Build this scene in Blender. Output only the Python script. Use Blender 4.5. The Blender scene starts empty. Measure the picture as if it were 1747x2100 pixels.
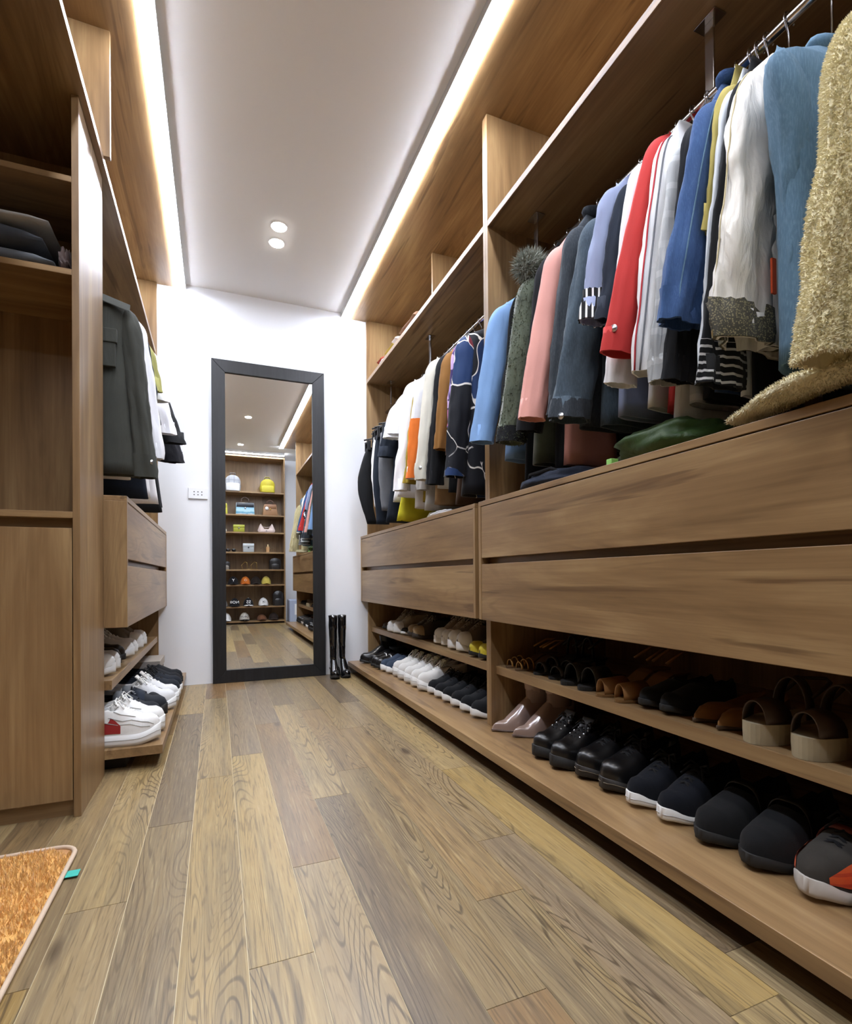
import bpy, math, random
from mathutils import Vector, Matrix, noise
random.seed(7)
sc = bpy.context.scene
COL = sc.collection
PI = math.pi

# ------------------------------------------------------------------ camera, world, exposure
W_IMG, H_IMG = 1747.0, 2100.0
F_PX, CY_PX = 1059.51, 1177.51
yaw, pitch, roll = (math.radians(a) for a in (22.038, 0.3189, -0.446))
fw = Vector((math.sin(yaw) * math.cos(pitch), math.cos(yaw) * math.cos(pitch), math.sin(pitch)))
rt = Vector((math.cos(yaw), -math.sin(yaw), 0))
up = rt.cross(fw)
r2 = rt * math.cos(roll) + up * math.sin(roll)
u2 = -rt * math.sin(roll) + up * math.cos(roll)
cam = bpy.data.cameras.new('camera')
cam.sensor_fit = 'HORIZONTAL'
cam.sensor_width = 36.0
cam.lens = F_PX / W_IMG * 36.0
cam.shift_y = (CY_PX - H_IMG / 2) / W_IMG
cam.clip_start = 0.02
co = bpy.data.objects.new('camera', cam)
COL.objects.link(co)
M = Matrix.Identity(4)
for i in range(3):
    M[i][0], M[i][1], M[i][2] = r2[i], u2[i], -fw[i]
M[2][3] = 0.66
co.matrix_world = M
sc.camera = co
wd = bpy.data.worlds.new('world')
sc.world = wd
wd.use_nodes = True
wd.node_tree.nodes['Background'].inputs[0].default_value = (0.75, 0.8, 0.9, 1)
wd.node_tree.nodes['Background'].inputs[1].default_value = 0.05
vs = sc.view_settings
vs.view_transform = 'Standard'
vs.look = 'None'
vs.gamma = 1.0
vs.use_curve_mapping = False
vs.exposure = 0.0
LED_POWER = 78.0       # emission strength of the ceiling strips
SPOT_W = 28.0           # each downlight

# ------------------------------------------------------------------ room numbers (metres)
YW, YBK = 3.53, -1.25
XL, XR = -1.62, 1.56
ZC, ZS = 2.494, 2.465
ZPT, ZPB = 0.081, 0.05
ZST, ZSB = 2.047, 2.022
SST, SSB = 0.314, 0.2815
ZBT, ZBB = 0.947, 0.4955

# ------------------------------------------------------------------ helpers
def lin(h, a=1.0):
    h = h.lstrip('#')
    o = []
    for i in (0, 2, 4):
        c = int(h[i:i + 2], 16) / 255.0
        o.append(c / 12.92 if c <= 0.04045 else ((c + 0.055) / 1.055) ** 2.4)
    return (o[0], o[1], o[2], a)

class MB:
    def __init__(s):
        s.v = []; s.f = []
    def box(s, x0, x1, y0, y1, z0, z1):
        b = len(s.v)
        s.v += [(x, y, z) for z in (z0, z1) for y in (y0, y1) for x in (x0, x1)]
        s.f += [tuple(b + i for i in q) for q in ((0, 2, 3, 1), (4, 5, 7, 6), (0, 1, 5, 4), (2, 6, 7, 3), (0, 4, 6, 2), (1, 3, 7, 5))]
        return s
    def loft(s, rings, c0=True, c1=True, closed=True):
        b = len(s.v); n = len(rings[0])
        for r in rings: s.v += [tuple(p) for p in r]
        for i in range(len(rings) - 1):
            for j in range(n if closed else n - 1):
                k = (j + 1) % n
                s.f.append((b + i * n + j, b + i * n + k, b + (i + 1) * n + k, b + (i + 1) * n + j))
        if c0: s.f.append(tuple(b + j for j in range(n))[::-1])
        if c1: s.f.append(tuple(b + (len(rings) - 1) * n + j for j in range(n)))
        return s
    def tube(s, path, r, n=8, ry=None):
        path = [Vector(p) for p in path]
        rings = []
        for i, p in enumerate(path):
            t = (path[min(i + 1, len(path) - 1)] - path[max(i - 1, 0)]).normalized()
            ref = Vector((0, 0, 1)) if abs(t.z) < 0.9 else Vector((0, 1, 0))
            a = t.cross(ref).normalized(); b = t.cross(a).normalized()
            rr = r[i] if isinstance(r, (list, tuple)) else r
            rb = rr if ry is None else (ry[i] if isinstance(ry, (list, tuple)) else ry)
            rings.append([p + a * rr * math.cos(2 * PI * j / n) + b * rb * math.sin(2 * PI * j / n) for j in range(n)])
        return s.loft(rings)
    def sphere(s, c, rx, ry, rz, nu=12, nv=8, half=False):
        rings = []
        for i in range(nv + 1):
            ph = (PI / 2 * i / nv) if half else (-PI / 2 + PI * i / nv)
            cr = max(math.cos(ph), 1e-3)
            rings.append([(c[0] + rx * cr * math.cos(2 * PI * j / nu), c[1] + ry * cr * math.sin(2 * PI * j / nu), c[2] + rz * math.sin(ph)) for j in range(nu)])
        return s.loft(rings)
    def prism(s, outline, y0, y1, bev=0.0, ax='y'):
        """outline = [(x,z)...] counter clockwise, extruded along y with soft edges"""
        n = len(outline)
        cx = sum(p[0] for p in outline) / n; cz = sum(p[1] for p in outline) / n
        def ring(y, k):
            return [(cx + (x - cx) * k, y, cz + (z - cz) * k) for x, z in outline]
        if bev > 0:
            rr = max(max(abs(p[0] - cx), abs(p[1] - cz)) for p in outline)
            k = 1 - bev / rr
            rings = [ring(y0, k), ring(y0 + bev * 0.35, 1 - (1 - k) * 0.35), ring(y0 + bev, 1), ring(y1 - bev, 1), ring(y1 - bev * 0.35, 1 - (1 - k) * 0.35), ring(y1, k)]
        else:
            rings = [ring(y0, 1), ring(y1, 1)]
        return s.loft(rings)
    def xf(s, fn):
        s.v = [tuple(fn(*p)) for p in s.v]; return s
    def build(s, name, m, parent=None, smooth=False, off=None, bevel=0.0, fixn=True):
        me = bpy.data.meshes.new(name)
        v = s.v if off is None else [(p[0] - off[0], p[1] - off[1], p[2] - off[2]) for p in s.v]
        me.from_pydata(v, [], s.f); me.update()
        if fixn:
            import bmesh
            bm = bmesh.new(); bm.from_mesh(me); bmesh.ops.recalc_face_normals(bm, faces=bm.faces); bm.to_mesh(me); bm.free()
        if m is not None: me.materials.append(m)
        if smooth:
            for p in me.polygons: p.use_smooth = True
        o = bpy.data.objects.new(name, me)
        COL.objects.link(o)
        if parent is not None: o.parent = parent
        if bevel:
            md = o.modifiers.new('bevel', 'BEVEL'); md.width = bevel; md.segments = 2; md.limit_method = 'ANGLE'
        return o

def tag(o, label, cat, group=None):
    o['label'] = label; o['category'] = cat
    if group: o['group'] = group
    return o

def thing(name, label, cat, loc=(0, 0, 0), rz=0.0, group=None):
    o = bpy.data.objects.new(name, None); COL.objects.link(o)
    o.empty_display_size = 0.05
    o.location = loc; o.rotation_euler = (0, 0, rz)
    return tag(o, label, cat, group)

def pbox(parent, name, m, x0, x1, y0, y1, z0, z1, bevel=0.0012):
    return MB().box(x0, x1, y0, y1, z0, z1).build(name, m, parent, off=parent.location, bevel=bevel)

def struct(o):
    o['kind'] = 'structure'; return o

def dup(root, loc, rz=None, label=None, group=None, scale=None):
    r = root.copy(); COL.objects.link(r); r.location = loc
    if rz is not None: r.rotation_euler = (0, 0, rz)
    if scale: r.scale = scale
    if label: r['label'] = label
    if group: r['group'] = group
    for ch in list(root.children):
        c = ch.copy(); COL.objects.link(c); c.parent = r
        for g in ch.children:
            d = g.copy(); COL.objects.link(d); d.parent = c
    return r

def sm(a, b, x):
    t = min(1.0, max(0.0, (x - a) / (b - a))); return t * t * (3 - 2 * t)

def lerp(pts, t):
    if t <= pts[0][0]: return pts[0][1]
    for (a, x), (b, y) in zip(pts, pts[1:]):
        if t <= b:
            k = (t - a) / (b - a) if b > a else 1
            return x + (y - x) * k
    return pts[-1][1]

def n3(x, y, z): return noise.noise(Vector((x, y, z)))

# ------------------------------------------------------------------ materials
def newmat(name):
    m = bpy.data.materials.new(name); m.use_nodes = True
    return m, m.node_tree, m.node_tree.nodes['Principled BSDF']

def nd(nt, t, ins=None, **kw):
    n = nt.nodes.new(t)
    for k, v in kw.items(): setattr(n, k, v)
    for k, v in (ins or {}).items():
        if isinstance(v, bpy.types.NodeSocket): nt.links.new(v, n.inputs[k])
        else: n.inputs[k].default_value = v
    return n

def ramp(nt, fac, stops, interp='LINEAR'):
    r = nt.nodes.new('ShaderNodeValToRGB'); e = r.color_ramp; e.interpolation = interp
    while len(e.elements) < len(stops): e.elements.new(0.5)
    for el, (p, c) in zip(e.elements, stops):
        el.position = p; el.color = c if len(c) == 4 else (*c, 1)
    nt.links.new(fac, r.inputs[0])
    return r.outputs[0]

def mathn(nt, op, a, b=0.0):
    n = nt.nodes.new('ShaderNodeMath'); n.operation = op
    for i, v in enumerate((a, b)):
        if isinstance(v, bpy.types.NodeSocket): nt.links.new(v, n.inputs[i])
        else: n.inputs[i].default_value = v
    return n.outputs[0]

def mix(nt, fac, a, b, mode='MIX'):
    n = nt.nodes.new('ShaderNodeMix'); n.data_type = 'RGBA'; n.blend_type = mode
    for k, v in ((0, fac), (6, a), (7, b)):
        if isinstance(v, bpy.types.NodeSocket): nt.links.new(v, n.inputs[k])
        else: n.inputs[k].default_value = v
    return n.outputs[2]

def coords(nt, rnd=True):
    tc = nt.nodes.new('ShaderNodeTexCoord')
    v = tc.outputs['Object']
    oi = nt.nodes.new('ShaderNodeObjectInfo')
    if rnd:
        s = nd(nt, 'ShaderNodeVectorMath', {0: v}, operation='ADD')
        c = nd(nt, 'ShaderNodeCombineXYZ', {0: mathn(nt, 'MULTIPLY', oi.outputs['Random'], 37.0), 1: mathn(nt, 'MULTIPLY', oi.outputs['Random'], 91.0), 2: mathn(nt, 'MULTIPLY', oi.outputs['Random'], 53.0)})
        nt.links.new(c.outputs[0], s.inputs[1])
        v = s.outputs[0]
    return v, oi

def stretch(nt, v, axis, p, a):
    sc_ = [p, p, p]; sc_['xyz'.index(axis)] = a
    return nd(nt, 'ShaderNodeMapping', {'Vector': v, 'Scale': sc_}).outputs[0]

def noiset(nt, v, scale=1.0, detail=4.0, rough=0.55, dist=0.0):
    return nd(nt, 'ShaderNodeTexNoise', {'Vector': v, 'Scale': scale, 'Detail': detail, 'Roughness': rough, 'Distortion': dist}).outputs[0]

def wood(name, axis, dark, mid, light, rough=0.32, crack=0.55, bump=0.08):
    m, nt, b = newmat(name)
    v, oi = coords(nt)
    big = noiset(nt, stretch(nt, v, axis, 7.0, 0.9), 1.0, 5, 0.6, 0.9)
    fine = noiset(nt, stretch(nt, v, axis, 75.0, 2.4), 1.0, 4, 0.6, 0.2)
    crk = noiset(nt, stretch(nt, v, axis, 26.0, 1.3), 1.0, 3, 0.55, 0.5)
    fac = mathn(nt, 'ADD', mathn(nt, 'MULTIPLY', big, 0.72), mathn(nt, 'MULTIPLY', fine, 0.28))
    c = ramp(nt, fac, [(0.28, lin(dark)), (0.5, lin(mid)), (0.72, lin(light))])
    lo = noiset(nt, stretch(nt, v, axis, 6.0, 0.7), 1.0, 2.0, 0.4, 0.5)
    fl_ = ramp(nt, mathn(nt, 'SINE', mathn(nt, 'MULTIPLY', lo, 110.0)), [(0.3, (0, 0, 0, 1)), (1.0, (1, 1, 1, 1))])
    zn_ = ramp(nt, noiset(nt, stretch(nt, v, axis, 5.0, 1.1), 1.0, 1.0), [(0.48, (0, 0, 0, 1)), (0.68, (1, 1, 1, 1))])
    c = mix(nt, mathn(nt, 'MULTIPLY', mathn(nt, 'MULTIPLY', fl_, zn_), 0.35), c, lin(dark))
    cm = ramp(nt, crk, [(0.60, (0, 0, 0, 1)), (0.67, (crack, crack, crack, 1))])
    c = mix(nt, cm, c, lin('#4a3120'))
    nt.links.new(c, b.inputs['Base Color'])
    b.inputs['Roughness'].default_value = rough
    b.inputs['Specular IOR Level'].default_value = 0.5
    bp = nd(nt, 'ShaderNodeBump', {'Height': fine, 'Strength': bump, 'Distance': 0.002})
    nt.links.new(bp.outputs[0], b.inputs['Normal'])
    return m

def plank_mat():
    m, nt, b = newmat('oak_floor')
    v, oi = coords(nt)
    r = oi.outputs['Random']
    tone = ramp(nt, r, [(0.0, lin('#6f604e')), (0.18, lin('#9c8a68')), (0.36, lin('#8d6f4c')), (0.5, lin('#ab9770')), (0.64, lin('#857668')), (0.8, lin('#b39d6e')), (1.0, lin('#937a4c'))])
    # cathedral grain: contour lines of a long low noise
    low = noiset(nt, stretch(nt, v, 'y', 8.0, 0.85), 1.0, 2.0, 0.4, 0.35)
    ln = mathn(nt, 'SINE', mathn(nt, 'MULTIPLY', low, 330.0))
    lines = ramp(nt, ln, [(0.55, (0, 0, 0, 1)), (0.97, (1, 1, 1, 1))])
    zone = ramp(nt, noiset(nt, stretch(nt, v, 'y', 7.0, 0.8), 1.0, 1.0), [(0.42, (0, 0, 0, 1)), (0.60, (1, 1, 1, 1))])
    pores = noiset(nt, stretch(nt, v, 'y', 230.0, 9.0), 1.0, 3, 0.6)
    streak = noiset(nt, stretch(nt, v, 'y', 22.0, 0.8), 1.0, 4, 0.6, 0.6)
    c = mix(nt, ramp(nt, streak, [(0.3, (0, 0, 0, 1)), (0.7, (1, 1, 1, 1))]), tone, mix(nt, 1.0, tone, lin('#e6dcc4'), 'MULTIPLY'))
    c = mix(nt, mathn(nt, 'MULTIPLY', ramp(nt, streak, [(0.36, (1, 1, 1, 1)), (0.52, (0, 0, 0, 1))]), 0.45), c, lin('#4c3d2c'))
    c = mix(nt, mathn(nt, 'MULTIPLY', mathn(nt, 'MULTIPLY', lines, zone), 0.72), c, lin('#3f3120'))
    c = mix(nt, mathn(nt, 'MULTIPLY', ramp(nt, pores, [(0.54, (0, 0, 0, 1)), (0.64, (1, 1, 1, 1))]), 0.5), c, lin('#4c3d28'))
    c = mix(nt, mathn(nt, 'MULTIPLY', ramp(nt, pores, [(0.30, (1, 1, 1, 1)), (0.44, (0, 0, 0, 1))]), 0.22), c, lin('#d6c594'))
    kn = nd(nt, 'ShaderNodeTexVoronoi', {'Vector': stretch(nt, v, 'y', 6.5, 2.3), 'Scale': 1.0})
    knot = ramp(nt, kn.outputs['Distance'], [(0.05, (1, 1, 1, 1)), (0.13, (0, 0, 0, 1))])
    c = mix(nt, mathn(nt, 'MULTIPLY', knot, 0.75), c, lin('#3a2d22'))
    nt.links.new(c, b.inputs['Base Color'])
    b.inputs['Roughness'].default_value = 0.36
    b.inputs['Coat Weight'].default_value = 0.35
    b.inputs['Coat Roughness'].default_value = 0.3
    bp = nd(nt, 'ShaderNodeBump', {'Height': pores, 'Strength': 0.15, 'Distance': 0.0015})
    nt.links.new(bp.outputs[0], b.inputs['Normal'])
    return m

_mc = {}
def plain(col, rough=0.6, metal=0.0, spec=0.5, coat=0.0, var=0.0, vs_=20.0, bump=0.0):
    k = ('p', col, rough, metal, spec, coat, var, bump)
    if k in _mc: return _mc[k]
    m, nt, b = newmat('mat_' + col.strip('#'))
    b.inputs['Base Color'].default_value = lin(col)
    b.inputs['Roughness'].default_value = rough
    b.inputs['Metallic'].default_value = metal
    b.inputs['Specular IOR Level'].default_value = spec
    b.inputs['Coat Weight'].default_value = coat
    if var or bump:
        v, oi = coords(nt)
        nz = noiset(nt, v, vs_, 4)
        if var:
            d = [max(0, c * (1 - var)) for c in lin(col)[:3]]; e = [min(1, c * (1 + var)) for c in lin(col)[:3]]
            nt.links.new(ramp(nt, nz, [(0.3, (*d, 1)), (0.7, (*e, 1))]), b.inputs['Base Color'])
        if bump:
            bp = nd(nt, 'ShaderNodeBump', {'Height': nz, 'Strength': bump, 'Distance': 0.004})
            nt.links.new(bp.outputs[0], b.inputs['Normal'])
    _mc[k] = m
    return m

def cloth(col, rough=0.88, var=0.12, weave=500.0, fold=0.3, sheen=0.05, kind='plain', col2=None):
    k = ('c', col, rough, var, weave, fold, kind, col2)
    if k in _mc: return _mc[k]
    m, nt, b = newmat('cloth_' + kind + '_' + col.strip('#'))
    v, oi = coords(nt)
    base = lin(col)[:3]
    d = tuple(c * (1 - var) for c in base); e = tuple(min(1, c * (1 + var)) for c in base)
    nz = noiset(nt, v, 9.0, 4)
    c = ramp(nt, nz, [(0.3, (*d, 1)), (0.7, (*e, 1))])
    wv = noiset(nt, v, weave, 2)
    tc = nt.nodes.new('ShaderNodeTexCoord').outputs['Object']
    if kind == 'denim':
        tw = noiset(nt, stretch(nt, v, 'z', 420.0, 60.0), 1.0, 2)
        c = mix(nt, mathn(nt, 'MULTIPLY', ramp(nt, tw, [(0.45, (0, 0, 0, 1)), (0.7, (1, 1, 1, 1))]), 0.35), c, lin(col2 or '#9fb4cc'))
        fd = noiset(nt, stretch(nt, v, 'z', 9.0, 3.0), 1.0, 3)
        c = mix(nt, mathn(nt, 'MULTIPLY', ramp(nt, fd, [(0.5, (0, 0, 0, 1)), (0.75, (1, 1, 1, 1))]), 0.35), c, lin(col2 or '#9fb4cc'))
    elif kind == 'hstripe':
        s = mathn(nt, 'SINE', mathn(nt, 'MULTIPLY', nd(nt, 'ShaderNodeSeparateXYZ', {0: tc}).outputs[2], 2 * PI / 0.017))
        c = ramp(nt, s, [(0.5, (*base, 1)), (0.56, lin(col2))])
    elif kind == 'ystripe':
        sx = nd(nt, 'ShaderNodeSeparateXYZ', {0: tc})
        s = mathn(nt, 'SINE', mathn(nt, 'MULTIPLY', mathn(nt, 'SUBTRACT', sx.outputs[0], sx.outputs[1]), 2 * PI / 0.022))
        c = ramp(nt, s, [(0.5, (*base, 1)), (0.58, lin(col2))])
    elif kind == 'shards':
        dv = nd(nt, 'ShaderNodeVectorMath', {0: stretch(nt, v, 'z', 1.0, 0.62), 1: nd(nt, 'ShaderNodeVectorMath', {0: nd(nt, 'ShaderNodeTexNoise', {'Vector': v, 'Scale': 4.0}).outputs[1], 3: 0.22}, operation='SCALE').outputs[0]}, operation='ADD').outputs[0]
        vo = nd(nt, 'ShaderNodeTexVoronoi', {'Vector': dv, 'Scale': 8.5}, feature='DISTANCE_TO_EDGE')
        vc = nd(nt, 'ShaderNodeTexVoronoi', {'Vector': dv, 'Scale': 8.5})
        sx = nd(nt, 'ShaderNodeSeparateColor', {0: vc.outputs['Color']})
        c = ramp(nt, sx.outputs[0], [(0.0, lin('#12131a')), (0.70, lin('#233a63')), (0.90, lin('#6f2730'))], 'CONSTANT')
        gate = ramp(nt, noiset(nt, v, 6.0, 1.0), [(0.36, (0, 0, 0, 1)), (0.42, (1, 1, 1, 1))])
        c = mix(nt, mathn(nt, 'MULTIPLY', gate, ramp(nt, vo.outputs[0], [(0.012, (1, 1, 1, 1)), (0.020, (0, 0, 0, 1))])), c, lin('#e9e4dc'))
    elif kind == 'print':
        vc = nd(nt, 'ShaderNodeTexVoronoi', {'Vector': v, 'Scale': 14.0})
        vo = nd(nt, 'ShaderNodeTexVoronoi', {'Vector': v, 'Scale': 14.0}, feature='DISTANCE_TO_EDGE')
        sx = nd(nt, 'ShaderNodeSeparateColor', {0: vc.outputs['Color']})
        c = ramp(nt, sx.outputs[0], [(0.0, lin('#b79ad6')), (0.3, lin('#d97fb4')), (0.5, lin('#8fa0dc')), (0.7, lin('#d9b7e4')), (0.88, lin('#3b3558'))], 'CONSTANT')
        c = mix(nt, ramp(nt, vo.outputs[0], [(0.02, (1, 1, 1, 1)), (0.05, (0, 0, 0, 1))]), c, lin('#4a3a6a'))
    elif kind == 'plaid':
        sx = nd(nt, 'ShaderNodeSeparateXYZ', {0: tc})
        s1 = ramp(nt, mathn(nt, 'SINE', mathn(nt, 'MULTIPLY', sx.outputs[2], 90.0)), [(0.72, (0, 0, 0, 1)), (0.8, (1, 1, 1, 1))])
        s2 = ramp(nt, mathn(nt, 'SINE', mathn(nt, 'MULTIPLY', sx.outputs[0], 90.0)), [(0.72, (0, 0, 0, 1)), (0.8, (1, 1, 1, 1))])
        c = mix(nt, mathn(nt, 'MULTIPLY', s1, 0.5), c, lin(col2)); c = mix(nt, mathn(nt, 'MULTIPLY', s2, 0.5), c, lin(col2))
    elif kind == 'sequin':
        vo = nd(nt, 'ShaderNodeTexVoronoi', {'Vector': v, 'Scale': 260.0})
        c = mix(nt, ramp(nt, vo.outputs[0], [(0.2, (1, 1, 1, 1)), (0.5, (0, 0, 0, 1))]), c, lin(col2))
    nt.links.new(c, b.inputs['Base Color'])
    b.inputs['Roughness'].default_value = rough
    b.inputs['Sheen Weight'].default_value = sheen
    b.inputs['Sheen Roughness'].default_value = 0.5
    b.inputs['Specular IOR Level'].default_value = 0.25 if rough > 0.6 else 0.5
    fo = noiset(nt, stretch(nt, v, 'z', 26.0, 7.0), 1.0, 3, 0.5, 0.8)
    h = mathn(nt, 'ADD', mathn(nt, 'MULTIPLY', fo, fold), mathn(nt, 'MULTIPLY', wv, 0.04))
    bp = nd(nt, 'ShaderNodeBump', {'Height': h, 'Strength': 0.6, 'Distance': 0.012})
    nt.links.new(bp.outputs[0], b.inputs['Normal'])
    _mc[k] = m
    return m

def emit(name, col, strength):
    m, nt, b = newmat(name)
    b.inputs['Base Color'].default_value = (0.9, 0.9, 0.9, 1)
    b.inputs['Emission Color'].default_value = lin(col)
    b.inputs['Emission Strength'].default_value = strength
    return m

WD, WM, WLT = '#644c32', '#8d704d', '#b2966c'
wood_h = wood('oak_laminate_horizontal', 'y', WD, WM, WLT)
wood_v = wood('oak_laminate_vertical', 'z', WD, WM, WLT, crack=0.3)
wood_x = wood('oak_laminate_crosswise', 'x', WD, WM, WLT, crack=0.3)
wood_col = wood('oak_laminate_glossy', 'z', WD, WM, WLT, rough=0.38, crack=0.15, bump=0.0)
floor_m = plank_mat()
wall_m = plain('#eceef2', 0.7, var=0.015, vs_=3.0)
ceil_m = plain('#eeeeee', 0.8)
chrome = plain('#c9c9cc', 0.18, 1.0)
alu = plain('#d9dadb', 0.4, 1.0)
blackm = plain('#17171a', 0.5)
led_m = emit('led_diffuser', '#e9f0ff', LED_POWER)
spot_m = emit('downlight_lens', '#fffaf2', 40.0)

# ------------------------------------------------------------------ floor, walls, ceiling
fl = struct(MB().box(XL, XR, YBK, YW, -0.08, -0.002).build('floor', plain('#d8cba8', 0.7)))
PW = 0.1101
plank_meshes = {}
ends = {-3: [1.217], -2: [1.552, 0.42], -1: [0.62, 1.86], 0: [0.925, 2.05], 1: [1.21, 2.45], 2: [1.56, 0.50], 3: [1.75, 2.62, 0.7], 4: [0.94, 2.23], 5: [1.15, 2.7], 6: [1.62, 0.55], 7: [0.645, 1.95], 8: [1.3]}
NC0, NC1 = -14, 8
for ci in range(NC0, NC1 + 1):
    x0 = 0.0466 + (ci) * PW
    if ci in (0,): pass
    cuts = sorted(ends.get(ci, [0.3 + (ci * 0.37) % 1.1]))
    ys = [YBK + 0.002]
    y = cuts[0] - 1.22
    pre = []
    while y > YBK + 0.15:
        pre.append(y); y -= 1.22
    ys += sorted(pre) + cuts
    y = cuts[-1] + 1.22
    while y < YW - 0.15:
        ys.append(y); y += 1.22
    ys.append(YW - 0.002)
    for a, b_ in zip(ys, ys[1:]):
        if x0 < XL or x0 + PW > XR - 0.3: continue
        L = b_ - a
        if L < 0.05: continue
        o = MB().box(0.0007, PW - 0.0007, 0.0007, L - 0.0007, 0, 0.002).build('plank', floor_m, fl, fixn=False)
        o.location = (x0, a, -0.002)
struct(MB().box(XL - 0.1, XR + 0.1, YW, YW + 0.1, 0, ZC).build('wall_back', wall_m))
struct(MB().box(XL - 0.1, XR + 0.1, YBK - 0.1, YBK, 0, ZC).build('wall_front', wall_m))
struct(MB().box(XL - 0.1, XL, YBK, YW, 0, ZC).build('wall_left', wood_v))
struct(MB().box(XR, XR + 0.1, YBK, YW, 0, ZC).build('wall_right', wall_m))
struct(MB().box(XL - 0.1, XR + 0.1, YBK - 0.1, YW + 0.1, ZC, ZC + 0.1).build('ceiling', ceil_m))
# timber soffits either side of the white ceiling
struct(MB().box(0.868, XR, -0.36, YW, ZS, ZC).build('trim_1', wood_h))
struct(MB().box(XL, -0.232, -0.36, YW, ZS, ZC).build('trim_2', wood_h))

led_dim = emit('led_diffuser_shelving', '#e9f0ff', LED_POWER * 0.4)
def led(name, label, x0, x1, y0, y1, m=None):
    t = thing(name, label, 'light strip', ((x0 + x1) / 2, (y0 + y1) / 2, ZC - 0.02), group='ceiling light strips')
    pbox(t, 'diffuser', m or led_m, x0 + 0.003, x1 - 0.003, y0 + 0.003, y1 - 0.003, ZS - 0.008, ZC - 0.006, 0)
    pbox(t, 'channel', alu, x0, x1, y0, y1, ZC - 0.006, ZC, 0)
    if x1 - x0 < y1 - y0:      # a lip on the side of the white ceiling only
        lx = x0 if x0 > 0 else x1 - 0.003
        pbox(t, 'channel_lip', alu, lx, lx + 0.003, y0, y1, ZS - 0.004, ZC - 0.006, 0)
    else:
        pbox(t, 'channel_lip', alu, x0, x1, y1 - 0.003, y1, ZS - 0.004, ZC - 0.006, 0)
led('light_strip', 'long glowing white strip along the ceiling above the right wardrobes', 0.806, 0.866, -0.36, YW)
led('light_strip', 'long glowing white strip along the ceiling above the left wardrobe', -0.230, -0.170, -0.36, YW)
led('light_strip', 'glowing white strip over the bag shelves, seen in the mirror', -0.7, 0.93, -0.84, -0.78, led_dim)

def downlight(x, y, label):
    t = thing('downlight', label, 'downlight', (x, y, ZC), group='round ceiling downlights')
    MB().tube([(0, 0, 0), (0, 0, -0.004)], 0.042, 24).build('rim', plain('#e8e8e8', 0.5), t)
    MB().tube([(0, 0, -0.0035), (0, 0, -0.008)], 0.034, 24).build('lens', spot_m, t)
    l = bpy.data.lights.new('downlight_lamp', 'SPOT'); l.energy = SPOT_W; l.spot_size = math.radians(95); l.spot_blend = 0.7; l.shadow_soft_size = 0.03
    l.color = (1, 0.97, 0.93)
    lo = bpy.data.objects.new('lamp', l); COL.objects.link(lo); lo.parent = t; lo.location = (0, 0, -0.03)
downlight(0.31, 2.77, 'round ceiling downlight nearer to the camera of the pair before the mirror')
downlight(0.312, 2.91, 'round ceiling downlight nearer to the mirror of the pair')
downlight(0.34, 0.85, 'round ceiling downlight over the aisle seen only in the mirror')
downlight(0.31, -0.45, 'round ceiling downlight in front of the bag shelves seen in the mirror')

# ------------------------------------------------------------------ right wardrobes
def right_unit(label, y0, y1, box0, box1, mids):
    u = thing('wardrobe', label, 'wardrobe', (1.2, y0, 0))
    t = 0.018
    for ya in (y0, y1 - t):
        pbox(u, 'side_panel', wood_v, 0.983, 1.54, ya, ya + t, ZPT, ZS)
    pbox(u, 'back_panel', wood_v, 1.54, 1.552, y0, y1, ZPT, ZS, 0)
    pbox(u, 'hanging_shelf', wood_h, 0.983, 1.54, y0 + t, y1 - t, ZST - 0.025, ZST)
    pbox(u, 'shoe_shelf', wood_h, 1.005, 1.54, y0 + t, y1 - t, SSB, SST)
    for ym in mids:
        pbox(u, 'upright', wood_v, 1.12, 1.54, ym, ym + t, ZST, ZS)
    pbox(u, 'box_top', wood_h, 0.936, 1.54, box0, box1, ZBT - t, ZBT)
    pbox(u, 'box_bottom', wood_h, 0.956, 1.54, box0 + t, box1 - t, ZBB, ZBB + t)
    for ya in (box0, box1 - t):
        pbox(u, 'box_side', wood_v, 0.936, 1.54, ya, ya + t, ZBB, ZBT - t)
    pbox(u, 'grip_recess', wood_h, 0.975, 0.985, box0 + t, box1 - t, 0.66, 0.76, 0)
    g = 0.002
    pbox(u, 'drawer', wood_h, 0.9375, 0.957, box0 + t + g, box1 - t - g, 0.731, ZBT - t - 0.003)
    pbox(u, 'drawer', wood_h, 0.9375, 0.957, box0 + t + g, box1 - t - g, ZBB, 0.707)
    return u
right_unit('open oak wardrobe with two long drawers nearest the camera on the right', 0.0, 1.7815, 0.002, 1.770, [])
right_unit('open oak wardrobe with two long drawers beside the mirror wall on the right', 1.7815, YW - 0.001, 1.800, YW - 0.001, [2.635])
def plinth(label, x0, x1, y0, y1, kx0, kx1):
    t = thing('plinth', label, 'plinth', ((x0 + x1) / 2, y0, 0))
    pbox(t, 'board', wood_h, x0, x1, y0, y1, ZPB, ZPT)
    pbox(t, 'kickboard', plain('#241a12', 0.7), kx0, kx1, y0 + 0.06, y1, 0, ZPB, 0)  # near-black colour stands in for the shade under the board
plinth('long low oak shoe platform along the right wall', 0.839, 1.54, 0.0, YW - 0.001, 0.93, 0.945)
plinth('low oak shoe platform jutting out under the left wardrobe', -0.90, -0.179, 2.0285, YW - 0.001, -0.90, -0.30)

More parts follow.
